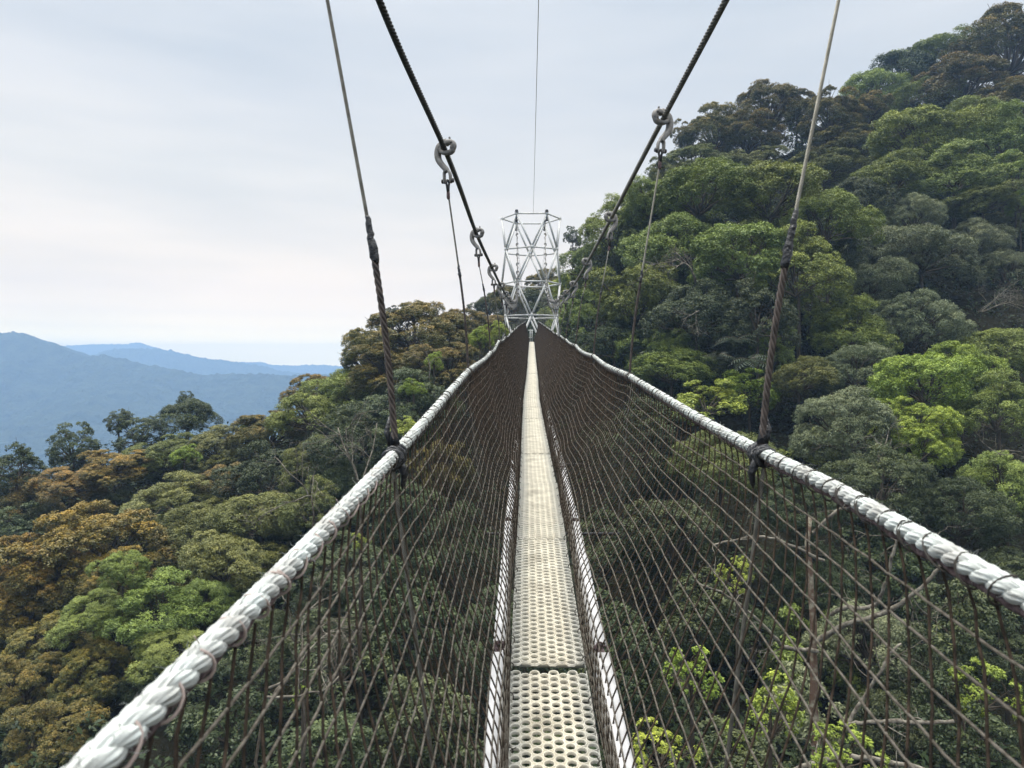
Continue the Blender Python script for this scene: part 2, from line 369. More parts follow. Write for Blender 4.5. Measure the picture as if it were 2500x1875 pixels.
o = b.build('lacing', M_dtwine, deck); o.location = -D0; o['kind'] = 'stuff'

# ------------------------------------------------------------------ handrail ropes, their lashing and the nets
def resample(c, y0, y1, st):
    t = np.arange(y0, y1, st)
    return np.stack([np.interp(t, c[:, 1], c[:, k]) for k in range(3)], -1)
def handrail(c, side, label):
    root = empty('handrail_rope', at_y(c, 2.4), label, 'rope', 'white handrail ropes of the canopy walkway')
    O = Vector(at_y(c, 2.4))
    b = MB()
    sg_ = 1 if side > 0 else -1
    b.rope(resample(c, -.5, 3.6, 0.009), 0.0205, 3, 0.132 * sg_, n=36, lob=9, lobr=0.06, fat=1.27, tw=-26 * sg_)
    b.rope(resample(c, 3.6 - .009, 9, 0.012), 0.0205, 3, 0.132 * sg_, n=12, fat=1.22)
    b.rope(resample(c, 9 - 0.012, 44.5, 0.03), 0.0205, 3, 0.132 * sg_, n=7, fat=1.22)
    for q in range(500):                            # loose fibres
        y = 0.4 + 6 * rng.random() ** 1.6; p = at_y(c, y); a = rng.uniform(0, 2 * math.pi)
        n_ = np.array([math.cos(a), 0, math.sin(a)]); l = rng.uniform(0.006, 0.022) * (1.6 if rng.random() < .1 else 1)
        t_ = np.array([rng.normal(0, .3), rng.choice([-1, 1]) * rng.uniform(.3, 1), rng.normal(0, .3)])
        b.tube([p + n_ * 0.016, p + n_ * (0.019 + l * .4) + t_ * l * .4, p + n_ * (0.019 + l * .5) + t_ * l], [0.0005, 0.0004, 0.0002], 4, cap=False)
    b.build('laid_rope', M_rope if side > 0 else M_rope_m, root).location = -O
    b = MB(); hp = resample(c, -2.4, 44.5, 0.03); hp[:, 2] -= 0.025
    hp[:, 0] += side * 0.004 + 0.002 * np.sin(hp[:, 1] * 60); hp[:, 2] += 0.003 * np.sin(hp[:, 1] * 47)
    b.tube(hp, 0.0092, 8)
    b.build('net_headrope', M_head, root).location = -O
    farb = MB(); y = -1.0; nloop = 0
    while y < 44:
        tgt = MB() if -1 < y and nloop < 90 else farb
        p = at_y(c, y) + [0, 0, -0.009]; a0 = np.linspace(0, 2 * math.pi, 17)
        dbl = 2 if rng.random() < 0.12 else 1; sl = rng.uniform(-.02, .03)
        for q in range(dbl):
            wob = 1 + rng.normal(0, .02, 17); wob[-1] = wob[0]
            rx, rz = (0.0214 * wob, 0.0300 * wob) if side > 0 or y > 3 else (0.0206 * wob, 0.0262 * wob)
            zz = rz * np.sin(a0); zz = np.where(zz > 0.0, zz * 0.98 - 0.0, zz * 0.95)
            pts = p + np.stack([rx * np.cos(a0), sl * np.sin(a0) + 0.008 * q + 0.004 * np.cos(a0 * 2 + q), zz], -1)
            tgt.tube(pts, 0.0021 if side > 0 else 0.0025, 6, cap=False)
        if rng.random() < .15: tgt.tube([p + [0, 0, .030], p + [rng.normal(0, .01), rng.normal(0, .02), .044]], 0.0012, 4)
        if tgt is not farb:
            tgt.build('lashing_loop', M_twine if (side < 0 and y < 2.2) else M_dtwine, root).location = -O; nloop += 1
        y += (0.102 if y < 8 else 0.125) * rng.uniform(.9, 1.1)
    fo = farb.build('lashing', M_dtwine, root); fo.location = -O; fo['kind'] = 'stuff'
    return root
hl = handrail(rail_l, -1, 'thick white laid rope handrail on the left, lashed with beige twine up close')
hr = handrail(rail_r, 1, 'thick white laid rope handrail on the right, lashed with dark twine')

# section of the net: steep below the rope, curving in to pass inside the side rail down to the tread
NV = np.linspace(0, 1, 60); _q = np.clip(NV / .86, 0, 1)
NA = 1 - _q ** 1.45; NB = np.where(NV < .86, 1 - .80 * _q, .20 * (1 - NV) / .14)
_c = np.stack([NA, NB])
for _k in range(4): _c[:, 1:-1] = (_c[:, :-2] + _c[:, 1:-1] + _c[:, 2:]) / 3
NA, NB = _c
def net(c, side, label):
    root = empty('safety_net', at_y(deck_c, 2.4), label, 'net', 'brown safety nets between handrail and deck')
    O = Vector(at_y(deck_c, 2.4))
    ph = rng.uniform(0, 6, 6)
    def pt(y, v):                                   # v = 0 at the rope, 1 at the deck edge
        t = at_y(c, y) - [0, 0, 0.034]; f = at_y(deck_c, y) + [side * 0.160, 0, 0.012]
        A = np.interp(v, NV, NA); B = np.interp(v, NV, NB)
        p = np.array([f[0] + (t[0] - f[0]) * A, y, f[2] + (t[2] - f[2]) * B])
        p[0] += 0.4 * side * (0.05 * math.sin(math.pi * v) * (0.6 + 0.4 * math.sin(y * 1.1 + ph[0]))) + 0.006 * math.sin(y * 3.1 + v * 9 + ph[1])
        return p
    b = MB(); y = -1.2; k = 0
    vs = np.linspace(0, 1, 28)
    while y < 44.9:
        j = rng.normal(0, .006); sl = -0.78 + rng.normal(0, .004); amp = rng.normal(0, .0025)
        pts = np.array([pt(y + sl * v + j * v + amp * math.sin(v * 12 + k), v) for v in vs])
        pts[1:-1] += rng.normal(0, .0016, (26, 3))
        b.tube(pts, 0.0029 if y < 5 else 0.0042, 5 if y < 8 else 4, cap=False); y += 0.078; k += 1
    b.build('upright_cords', M_netv, root).location = -O
    b = MB(); nl = 24
    for i in range(1, nl + 1):
        v = i / nl; v = v * (1.6 - .6 * v); pts = []
        y = -1.2; off = rng.normal(0, .004)
        while y < 44.3:
            hd = min(abs(y - h) for h in HY_)
            pull = -0.012 * math.exp(-(hd / 0.25) ** 2) * (1 - v)
            vv = v + off + 0.006 * math.sin(y * 2.3 + ph[2] + v * 2.0) + 0.003 * math.sin(y * 5.3 + ph[3] - v * 3) + pull + 0.0012 * math.sin(y * 36.5 + i * 2) + rng.normal(0, .0006)
            pts.append(pt(y, min(vv, 1.0))); y += 0.086 if y < 14 else 0.172
        b.tube(np.array(pts), 0.0029, 5, cap=False)
    b.build('long_cords', M_neth, root).location = -O
net(rail_l, -1, 'dark brown cord safety net hanging from the left handrail rope')
net(rail_r, 1, 'dark brown cord safety net hanging from the right handrail rope')

# ------------------------------------------------------------------ main cables
for c, lab in ((cab_l, 'thick greased suspension cable dipping to the tower on the left of the walkway'),
               (cab_r, 'thick ridged grey suspension cable dipping to the tower on the right of the walkway')):
    b = MB()
    b.rope(resample(c, -2.9, 16, 0.012), 0.0195, 5, 0.15 if c is cab_l else -0.15, n=7)
    b.tube(resample(c, 15.99, 45.95, 0.1), 0.0185, 8)
    o = b.build('suspension_cable', M_dcable if c is cab_l else M_cable, origin=at_y(c, 5))
    tag(o, lab, 'cable', 'main suspension cables')

# ------------------------------------------------------------------ hangers
ORD = ['nearest', 'second', 'third', 'fourth', 'fifth', 'sixth', 'seventh', 'eighth', 'ninth', 'tenth', 'eleventh', 'twelfth', 'thirteenth',
       'fourteenth', 'fifteenth', 'sixteenth', 'seventeenth', 'eighteenth', 'nineteenth', 'twentieth', 'twenty-first', 'twenty-second', 'twenty-third']
def plate(b, path, wid, thick):
    """strap of rectangular section following path (x, z), width along y"""
    p = np.array([(x, 0, z) for x, z in path], float)
    t = np.linspace(0, len(p) - 1, (len(p) - 1) * 5 + 1); i = np.clip(t.astype(int), 0, len(p) - 2); u = (t - i)[:, None]
    m = np.gradient(p, axis=0)
    q = (2*u**3-3*u**2+1)*p[i]+(u**3-2*u**2+u)*m[i]+(-2*u**3+3*u**2)*p[i+1]+(u**3-u**2)*m[i+1]
    T = np.gradient(q, axis=0); T /= np.linalg.norm(T, axis=1)[:, None]
    Nn = np.stack([-T[:, 2], T[:, 1] * 0, T[:, 0]], -1)
    w_ = np.interp(t, np.arange(len(p)), wid) if not np.isscalar(wid) else np.full(len(t), wid)
    cs = [(-1, -.6), (-.7, -1), (.7, -1), (1, -.6), (1, .6), (.7, 1), (-.7, 1), (-1, .6)]
    V = np.stack([q + Nn * (thick / 2 * cc[1]) + np.array([0, 1, 0]) * (w_ / 2 * cc[0])[:, None] for cc in cs], 1).reshape(-1, 3)
    n = 8; k = len(q); a = np.arange(k - 1)[:, None] * n; j = np.arange(n)[None]; j2 = (j + 1) % n
    Q = np.stack([a + j, a + n + j, a + n + j2, a + j2], -1).reshape(-1, 4)
    Q = np.concatenate([Q, [[0, 1, 2, 3], [0, 3, 4, 7], [7, 4, 5, 6]], (k-1)*n + np.array([[3, 2, 1, 0], [7, 4, 3, 0], [6, 5, 4, 7]])])
    b.add(V, Q)
HW = {}
def hardware(s):
    """meshes of the cable clamp in its own space: cable at the origin along y, hanger goes down; s = side"""
    if s in HW: return HW[s]
    i = -s                                         # towards the walkway
    body = MB()
    plate(body, [(i*.072, -.012), (i*.082, .010), (i*.068, .036), (i*.036, .040), (i*.012, .030)], .054, .036)      # hinged keeper
    plate(body, [(i*.02, .050), (i*-.02, .042), (i*-.034, .012), (i*-.030, -.02), (i*.0, -.034), (i*.040, -.038), (i*.070, -.026), (i*.076, .0)], .050, .032)
    plate(body, [(i*-.028, .03), (i*-.048, .012), (i*-.060, -.03), (i*-.052, -.08), (i*-.018, -.125), (i*.012, -.155), (i*.022, -.175)], [.048, .056, .060, .056, .05, .046, .042], .040)
    for q in (-1, 1):                              # fork
        plate(body, [(i*.018 , -.160), (i*.022 + q*.020, -.178), (i*.026 + q*.027, -.205), (i*.030 + q*.027, -.262)], [.036, .036, .034, .032], .016)
    pin = MB()
    pin.tube([(i*.030 - .047, 0, -.245), (i*.030 + .047, 0, -.245)], .009, 10)
    for q in (-1, 1): pin.tube([(i*.030 + q*.040, 0, -.245), (i*.030 + q*.050, 0, -.245)], .017, 10)
    pin.tube([(i*.075, -.03, .03), (i*.075, .03, .03)], .010, 8); pin.tube([(i*.05, 0, .05), (i*.045, 0, .078)], .008, 8)
    th = MB(); a0 = np.linspace(-math.pi * .25, math.pi * 1.25, 16)
    lp = np.stack([0 * a0 + i*.030, .021 * np.cos(a0), -.262 + .021 * np.sin(a0)], -1)
    lp = np.concatenate([[(i*.034, .006, -.33)], lp, [(i*.034, -.006, -.33)]]); th.tube(lp, .009, 8)
    sl = MB(); sl.tube([(i*.034, 0, -.322), (i*.034, 0, -.332), (i*.036, 0, -.372), (i*.036, 0, -.382)], [.010, .0135, .0135, .008], 10)
    HW[s] = (body, pin, th, sl); return HW[s]
HWM = {}
for n_, y in enumerate(HY_):
    for s, c, rc, M_c in ((-1, cab_l, rail_l, 'left'), (1, cab_r, rail_r, 'right')):
        t_ = at_y(c, y); f_ = at_y(rc, y)
        root = empty('hanger', t_, '%s hanger %s from the %s cable to the %s handrail rope' %
                     ({0: 'thick rope like'}.get(n_, 'slim steel'), 'nearest the camera' if n_ == 0 else ORD[n_] + ' from the camera', M_c, M_c),
                     'hanger', 'hangers between the main cables and handrails')
        body, pin, th, sl = hardware(s)
        rz = 0.0
        for nm, bb, mm_ in (('hook_clamp', body, M_galv), ('pin', pin, M_dark), ('thimble', th, M_dark), ('sleeve', sl, M_head)):
            key = (nm, s)
            if key not in HWM: o = bb.build(nm, mm_, root); HWM[key] = o.data
            else: o = link(bpy.data.objects.new(nm, HWM[key]), root)
            o.rotation_euler = (0, 0, s * 0.45); o.scale = (.9, .9, .95)
        i_ = -s
        top = np.array([i_ * .032, 0, -.355]); bot = f_ - t_ + [-i_ * 0.0, 0, 0.02]
        h = .68 if bot[2] + .75 < -.4 else (0.45 * (top[2] - bot[2]))
        u = h / (top[2] - bot[2]); jp = bot * (1 - u) + top * u
        hand = 0.03 if n_ == 0 else 0.015
        jp = jp + np.array([-s * hand, 0, 0])
        b = MB(); L1 = 24
        seg = np.linspace(0, 1, 60)[:, None]
        up_ = top * (1 - seg) + jp * seg
        if n_ < 2:
            up_ = top * (1 - np.linspace(0, 1, 300)[:, None]) + jp * np.linspace(0, 1, 300)[:, None]
            b.rope(up_, .0062, 6, .055, n=6)
        else: b.tube(up_[::6], .0052, 6)
        b.build('upper_wire', M_wire if s > 0 else M_cable, root)
        b = MB(); lo = 1.0 if n_ == 0 else .55
        seg2 = np.linspace(0, 1, 400 if n_ < 3 else 12)[:, None]
        dn = jp * (1 - seg2) + bot * seg2
        dn[:, 0] += (s * -0.010 * np.sin(seg2 * math.pi))[:, 0]
        if n_ < 3: b.rope(dn, .0115 if n_ == 0 else .0085, 4, .11, n=7, fat=1.0)
        else: b.tube(dn, .0075, 6)
        b.build('lower_rope', M_brown if n_ < 5 else M_cable, root)
        b = MB(); dirv = (jp - top) / np.linalg.norm(jp - top)
        l_ = (.20 if s > 0 else .16) if n_ == 0 else .09
        seg3 = np.linspace(-.5, .5, 14)
        tp = jp + dirv * (seg3[:, None] * l_)
        tp[:, 0] += rng.normal(0, .0016, 14)
        rr = np.interp(seg3, [-.5, -.42, -.1, .05, .12, .45, .5], [.007, .010, .0115, .0125, .0155, .0145, .011]) * (1 if n_ == 0 else .75)
        b.tube(tp, rr * (1 + rng.normal(0, .07, 14)), 10)
        b.build('tape_wrap', M_tape, root)
        b = MB()                                    # binding round the handrail
        if n_ == 0:
            # the photo's nearest hangers end in a fat bunch of black plastic
            R0 = at_y(rc, y) - t_
            tg = at_y(rc, y + .1) - at_y(rc, y - .1); tg /= np.linalg.norm(tg)
            for q in range(13):
                a0 = np.linspace(0, 2 * math.pi, 19); off = (q - 6) * .0075 + rng.normal(0, .002)
                rr = .0245 + .004 * rng.random() + .003 * np.sin(a0 * 3 + q) + rng.normal(0, .0015, 19); rr[-1] = rr[0]
                til = rng.uniform(-.5, .5)
                sidev = np.cross(tg, [0, 0, 1]); sidev /= np.linalg.norm(sidev); upv = np.cross(sidev, tg)
                pts = R0 + [0, 0, -.008] + (rr * np.cos(a0))[:, None] * sidev + (rr * 1.12 * np.sin(a0))[:, None] * upv + tg * (off + til * .02 * np.sin(a0))[:, None]
                b.tube(pts, .0062, 7, cap=False)
            b.tube([R0 + [s*0.0, 0, .03], R0 + [s*.006, .005, .06], R0 + [s*.004, .0, .10]], [.017, .013, .006], 10)
            b.tube([R0 + [s*.012, .01, .02], R0 + [s*.03, .015, .07], R0 + [s*.022, .02, .12]], [.012, .010, .003], 8)
            b.tube([R0 + [-s*.012, 0, -.02], R0 + [-s*.03, .01, -.07], R0 + [-s*.022, .02, -.105], R0 + [-s*.02, .02, -.12]], [.016, .013, .009, .002], 8)
        else:
            R0 = at_y(rc, y) - t_
            for q in range(4):
                a0 = np.linspace(0, 2 * math.pi, 15)
                pts = R0 + [0, 0, -.01] + np.stack([.025 * np.cos(a0), (q - 1.5) * .011 + .01 * np.sin(a0 + q), .030 * np.sin(a0)], -1)
                b.tube(pts, .0055, 6, cap=False)
            b.tube([R0 + [0, 0, .02], R0 + [rng.uniform(-.02, .02), rng.uniform(-.02, .02), .07]], .003, 5)
        b.build('rail_binding', M_tape if n_ == 0 else M_dtwine, root)
        b = MB()                                    # the steel tail runs on down outside the net to the cross bar
        e_ = at_y(deck_c, y) + [(.54 if s > 0 else -.38), 0, -.16] - t_
        sg = np.linspace(0, 1, 200 if n_ == 0 else 10)[:, None]
        pl = (R0 + [s * .01, 0, -.03]) * (1 - sg) + e_ * sg
        if n_ == 0: b.rope(pl, .0072, 6, .06, n=6)
        else: b.tube(pl, .0055, 6)
        b.build('lower_tail', M_cable, root)

# ------------------------------------------------------------------ tower
TC = np.array([1.22, 47.5, 0.0]); TR = 1.87
tw = empty('lattice_tower', (TC[0], TC[1], -22), 'pale grey six sided lattice steel tower at the far end of the walkway', 'tower')
TO = Vector((TC[0], TC[1], -22))
def ringpts(z, off):
    return [np.array([TC[0] + TR * math.cos(R_(off + 60 * q)), TC[1] + TR * math.sin(R_(off + 60 * q)), z]) for q in range(6)]
ZS = [9.63 - 2.1 * q for q in range(16)]
rings = [ringpts(z, 0 if q % 2 == 0 else 30) for q, z in enumerate(ZS)]
for q, rg in enumerate(rings):
    b = MB()
    for j in range(6): b.tube([rg[j], rg[(j + 1) % 6]], 0.05, 8)
    for p in rg: b.tube([p - [0, 0, .09], p + [0, 0, .09]], 0.085, 8)
    b.build('ring_frame', M_tower, tw).location = -TO
    if q + 1 < len(rings):
        b = MB(); nx = rings[q + 1]
        for j in range(6):
            for kk in range(6):
                if np.linalg.norm(rg[j][:2] - nx[kk][:2]) < TR * 0.6: b.tube([rg[j], nx[kk]], 0.060, 8)
        b.build('diagonal_braces', M_tower, tw).location = -TO
for p in (rings[0][4], rings[0][5], rings[0][1], rings[0][2]):
    b = MB(); b.tube([p + [0, 0, .10], p + [0, 0, .24]], .07, 12); b.tube([p + [0, 0, .08], p + [0, 0, .105]], .13, 12)
    b.tube([p + [-.1, 0, .18], p + [.1, 0, .18]], .035, 10); b.tube([p + [0, 0, -.1], p + [0, 0, -.4]], .045, 8); b.tube([p + [-.08, 0, -.42], p + [.08, 0, -.42]], .07, 10)
    b.build('cable_saddle', M_dark, tw).location = -TO
b = MB(); zf = 1.50
hexp = ringpts(zf, 0); cen = np.array([TC[0], TC[1], zf])
for j in range(6): b.tube([hexp[j], hexp[(j + 1) % 6]], .05, 8)
for q in range(-8, 9):
    x = q * .2; hl_ = math.sqrt(max(TR**2 - x**2, .1)) * .86
    b.box((TC[0] + x, TC[1], zf + .03), (.17, 2 * hl_, .03))
b.build('platform', M_alu, tw, smooth=False).location = -TO
b = MB(); g = np.array([1.215, 45.5, 1.62])
for x in (-.10, .02): b.tube([g + [x, 0, 0], g + [x, 0, .78]], .028, 8)
b.tube([g + [-.22, 0, .74], g + [.10, 0, .74]], .028, 8); b.tube([g + [-.22, 0, .3], g + [.02, 0, .3]], .018, 8)
o = b.build('entry_gate', M_tower, origin=g); tag(o, 'small pale pipe gate where the deck meets the tower platform', 'gate')
# slim line running overhead from the tower
b = MB(); t = np.linspace(0, 1, 60)[:, None]
a_ = P(1302, 521, 45.9); m_ = P(1314, 0, 18); e_ = m_ + (m_ - a_) * 1.1
ln = a_ * (1 - t) + e_ * t; ln[:, 2] -= .4 * np.sin(math.pi * t[:, 0])
b.tube(ln, .009, 6); o = b.build('overhead_wire', M_wire, origin=a_); tag(o, 'thin single wire running overhead from the tower top', 'wire')

# ------------------------------------------------------------------ trees
def crown_mesh(name, seed, nb, nsub, nleaf, flat, leaf, aspect, rb=(.24, .36), rs=(.26, .40), zmin=-.5, droop=0.0, hole=0.0, rad=(.50, .86)):
    """leaf faces in three levels: crown > boughs > twig clusters > leaves; unit radius"""
    g = np.random.default_rng(seed)
    i = np.arange(nb) + .5; z = 1 - (1 - zmin) * i / nb; ph = i * 2.399963 + g.normal(0, .25, nb)
    r_ = np.sqrt(np.clip(1 - z * z, 0, 1)); D = np.stack([r_ * np.cos(ph), r_ * np.sin(ph), z], -1) + g.normal(0, .17, (nb, 3))
    D /= np.linalg.norm(D, axis=1)[:, None]
    keep = g.random(nb) > hole; D = D[keep]; nb = len(D)
    rB = g.uniform(*rb, nb); cB = D * (g.uniform(*rad, nb))[:, None]
    # twig clusters on the outer and upper face of every bough
    d = g.normal(0, 1, (nb, nsub, 3)); d /= np.linalg.norm(d, axis=2)[..., None]
    d = d + D[:, None] * .75 + np.array([0, 0, .45]); d /= np.linalg.norm(d, axis=2)[..., None]
    ph_ = g.uniform(0, 6.28, 3)
    cB = cB * (1 + .16 * np.sin(np.arctan2(cB[:, 1], cB[:, 0]) * 3 + ph_[0]) + .10 * np.sin(cB[:, 2] * 5 + ph_[1]))[:, None]
    cS = cB[:, None] + d * (rB[:, None] * g.uniform(.75, 1.05, (nb, nsub)))[..., None]
    rS = rB[:, None] * g.uniform(*rs, (nb, nsub))
    outw = d
    e = g.normal(0, 1, (nb, nsub, nleaf, 3)); e /= np.linalg.norm(e, axis=3)[..., None]
    e = e + outw[:, :, None] * .45 + np.array([0, 0, .35]); e /= np.linalg.norm(e, axis=3)[..., None]
    pl = cS[:, :, None] + e * (rS[..., None] * g.uniform(.55, 1.08, (nb, nsub, nleaf)))[..., None]
    tipz = (e[..., 2] * .5 + .5) * .55 + (outw[..., 2][..., None] * .5 + .5) * .45
    tip = np.clip((tipz - .55) / .35 + g.normal(0, .18, tipz.shape), 0, 1) * g.uniform(.2, 1.0, (nb, nsub, 1)) * g.uniform(.4, 1.0, (nb, 1, 1))
    C = pl.reshape(-1, 3); n = len(C)
    Nn = e.reshape(-1, 3) * .7 + np.array([0, 0, .45]) + g.normal(0, .45, (n, 3)); Nn /= np.linalg.norm(Nn, axis=1)[:, None]
    t = g.normal(0, 1, (n, 3)) + e.reshape(-1, 3) * 1.0 - np.array([0, 0, droop]); t -= (t * Nn).sum(1)[:, None] * Nn; t /= np.linalg.norm(t, axis=1)[:, None]
    b = np.cross(Nn, t)
    L = leaf * g.uniform(.65, 1.25, n)[:, None]; W = L / aspect
    V = np.stack([C - t * L * .5, C + b * W * .5 + Nn * L * .06, C + t * L * .5 - Nn * L * .10, C - b * W * .5 + Nn * L * .06], 1)
    V[..., 2] *= 1.0
    V = V.reshape(-1, 3); V[:, 2] *= flat
    me = bpy.data.meshes.new(name)
    fill_mesh(me, V, np.arange(len(V)).reshape(-1, 4), smooth=False)
    rnd = np.clip(g.random(n) * .6 + np.repeat(g.random(nb * nsub), nleaf) * .4, 0, 1)
    for nm, val in (('rnd', rnd), ('tip', tip.reshape(-1))):
        at = me.attributes.new(nm, 'FLOAT', 'FACE'); at.data.foreach_set('value', np.asarray(val, np.float32))
    # limbs reaching every bough
    m = MB(); lim = []
    for k in range(nb):
        if g.random() < .75:
            c = cB[k] * [1, 1, flat]; mid = c * g.uniform(.35, .6) + np.array([0, 0, -.18]) + g.normal(0, .05, 3)
            u = np.linspace(0, 1, 6)[:, None]; s0 = np.array([0, 0, -.45 * flat])
            p = s0 * (1-u)**2 + 2 * mid * u * (1-u) + c * u * u + g.normal(0, .012, (6, 3)) * (u > 0)
            m.tube(p, np.linspace(.03, .008, 6), 5)
            for q in range(4):
                e2 = c + g.normal(0, .16, 3); m.tube([p[4], (p[4] + e2) / 2 + g.normal(0, .02, 3), e2], [.009, .006, .003], 4)
    V2 = np.concatenate(m.V); Q2 = np.concatenate(m.Q); ml = bpy.data.meshes.new(name + '_limbs'); fill_mesh(ml, V2, Q2); ml.materials.append(M_bark)
    me.materials.append(LM['G'])
    return me, ml

SP = {   # kind -> crown meshes
 'cauli': [crown_mesh('crown', 11 + k, 46, 30, 64, .86, .030, 1.5, rb=(.20, .30), rs=(.22, .34)) for k in range(2)],
 'broad': [crown_mesh('crown', 21 + k, 34, 24, 60, .90, .044, 2.1, rb=(.24, .38), hole=.04) for k in range(3)],
 'silver': [crown_mesh('crown', 31 + k, 34, 24, 62, .95, .050, 3.8, rb=(.24, .34), droop=1.2, hole=.04) for k in range(2)],
 'loose': [crown_mesh('crown', 41 + k, 34, 15, 44, .95, .052, 2.2, rb=(.18, .30), hole=.2, rad=(.35, .88), zmin=-.75) for k in range(2)],
 'large': [crown_mesh('crown', 51 + k, 26, 16, 30, .95, .085, 2.3, rb=(.26, .38), rs=(.3, .45), hole=.1, rad=(.45, .8)) for k in range(2)],
 'sprig': [crown_mesh('crown', 61 + k, 26, 9, 17, .95, .080, 1.9, rb=(.16, .30), hole=.42, rad=(.3, .75)) for k in range(2)],
}
def trunk_mesh(seed):
    g = np.random.default_rng(seed); m = MB(); z = np.linspace(-1, .04, 12)
    p = np.stack([g.normal(0, .25, 12).cumsum() * .5 * (z + 0) * -1 * .6, g.normal(0, .25, 12).cumsum() * .3 * z, z], -1); p[-3:, :2] = p[-3:, :2] * .3
    m.tube(p, np.linspace(1.35, .8, 12), 9); V = np.concatenate(m.V); me = bpy.data.meshes.new('trunk')
    fill_mesh(me, V, np.concatenate(m.Q)); me.materials.append(M_bark); return me
TRK = [trunk_mesh(k) for k in range(4)]

CTRL = []      # crown centres and sizes, used to lay the ground beneath them
TREES = []
def tree(cx, cy, wpx, hpx, d, typ, kind, label, cat='tree', group=None, name='forest_tree'):
    TREES.append((P(cx, cy, d), wpx / 2 * d / F * 1.08, hpx / 2 * d / F * 1.05, typ, kind, label, group, name))

GR, GL = 'trees on the right hillside', 'trees on the left slope'
T = tree
# --- right skyline and upper hillside
T(2465, 120, 250, 190, 95, 'B', 'cauli', 'bronze brown domed tree at the very top right corner on the hill crest', group=GR)
T(2345, 215, 240, 150, 90, 'B', 'cauli', 'bronze tinted tree just below and left of the crest tree, top right', group=GR)
T(2475, 260, 200, 120, 82, 'B', 'cauli', 'bronze tree with dark underside against the right edge above the bright green grove', group=GR)
T(2310, 140, 190, 110, 102, 'G', 'broad', 'dark green tree on the skyline left of the bronze crest tree', group=GR)
T(2215, 190, 170, 130, 102, 'D', 'broad', 'dark tree on the skyline under the small pointed treetop', group=GR)
T(2205, 142, 50, 50, 104, 'D', 'loose', 'small pointed dark treetop sticking up from the right skyline', group=GR)
T(2130, 235, 150, 130, 98, 'G', 'broad', 'mid green skyline tree halfway up the right ridge', group=GR)
T(2075, 265, 90, 90, 100, 'D', 'loose', 'small dark ragged tree on the skyline right of the rounded bronze dome', group=GR)
T(2270, 255, 190, 110, 92, 'G', 'broad', 'green tree below the dark skyline tree, above the bright green grove', group=GR)
T(1875, 265, 170, 130, 86, 'B', 'cauli', 'rounded bronze dome tree on the skyline, highest of the left shoulder of the hill', group=GR)
T(1945, 255, 90, 80, 87, 'B', 'cauli', 'small dark bronze knob tree on the skyline right of the rounded dome', group=GR)
T(1745, 320, 150, 130, 85, 'B', 'cauli', 'open bronze tree with sky showing through low branches left of the rounded dome', group=GR)
T(1672, 325, 70, 90, 85, 'B', 'loose', 'small sparse tree at the left end of the bronze skyline trees', group=GR)
T(1830, 340, 170, 110, 83, 'B', 'cauli', 'bronze green tree under the rounded dome tree', group=GR)
T(2030, 285, 150, 120, 80, 'B', 'cauli', 'bronze tree behind the right hand nearest hanger wire', group=GR)
T(2110, 275, 120, 90, 82, 'B', 'cauli', 'smaller bronze tree right of the nearest right hanger wire, below the ridge', group=GR)
T(2060, 355, 170, 100, 78, 'B', 'cauli', 'shaded bronze tree with olive top below the two bronze trees by the hanger wire', group=GR)
T(1690, 400, 180, 80, 70, 'L', 'cauli', 'low olive tree beneath the open bronze skyline tree', group=GR)
T(1840, 410, 150, 90, 70, 'L', 'cauli', 'olive tree between the rounded dome and the big mid green grove', group=GR)
T(2010, 415, 190, 80, 70, 'L', 'cauli', 'flat topped olive tree crossed by the nearest right hanger wire', group=GR)
T(1630, 430, 90, 90, 68, 'L', 'cauli', 'olive tree on the steep left edge of the hill beside the second right clamp', group=GR)
# --- bright green grove
T(2245, 335, 230, 150, 66, 'G', 'broad', 'bright green spreading tree in the upper right, leftmost of its grove', group=GR)
T(2370, 300, 180, 120, 70, 'G', 'broad', 'bright green tree at the top of the upper right grove', group=GR)
T(2450, 350, 190, 150, 64, 'G', 'broad', 'bright green tree by the right edge in the upper right grove', group=GR)
T(2180, 430, 180, 110, 60, 'G', 'broad', 'bright green tree with dark hollow beneath it, lower left of the upper grove', group=GR)
T(2330, 425, 220, 120, 60, 'G', 'broad', 'bright green tree in the middle of the upper right grove', group=GR)
T(2400, 490, 150, 70, 57, 'L', 'broad', 'small yellowish green tree hanging at the lower edge of the upper right grove', group=GR)
T(2480, 430, 110, 110, 58, 'G', 'broad', 'green tree at the right edge beneath the bright grove', group=GR)
T(2492, 500, 60, 110, 57, 'Y', 'broad', 'pale green leafy branch tip poking in from the right edge', group=GR)
# --- great mid green grove
T(1700, 470, 240, 160, 52, 'G', 'broad', 'tall mid green tree top on the hill edge right of the second right hanger', group=GR)
T(1590, 490, 140, 120, 54, 'G', 'broad', 'green tree on the hill edge between the right suspension cable and second hanger', group=GR)
T(1500, 560, 150, 150, 56, 'G', 'broad', 'dark green tree on the hill edge behind the third right clamp', group=GR)
T(1880, 475, 240, 160, 50, 'G', 'broad', 'large light green leafy tree left of the taped joint of the right hanger', group=GR)
T(2020, 530, 180, 170, 48, 'G', 'broad', 'light green tree right of the taped hanger joint beside a dark hollow', group=GR)
T(2110, 480, 120, 110, 58, 'D', 'broad', 'darker green tree tucked in the hollow right of the light green grove', group=GR)
T(1650, 600, 210, 160, 50, 'G', 'broad', 'green tree behind the second right hanger, mid height', group=GR)
T(1800, 620, 240, 170, 46, 'G', 'broad', 'green leafy tree with grey limbs showing in the middle of the right grove', group=GR)
T(1950, 660, 210, 180, 45, 'G', 'broad', 'green tree directly behind the brown part of the nearest right hanger', group=GR)
T(1560, 720, 200, 170, 48, 'G', 'broad', 'shaded green tree left of the second right hanger rope', group=GR)
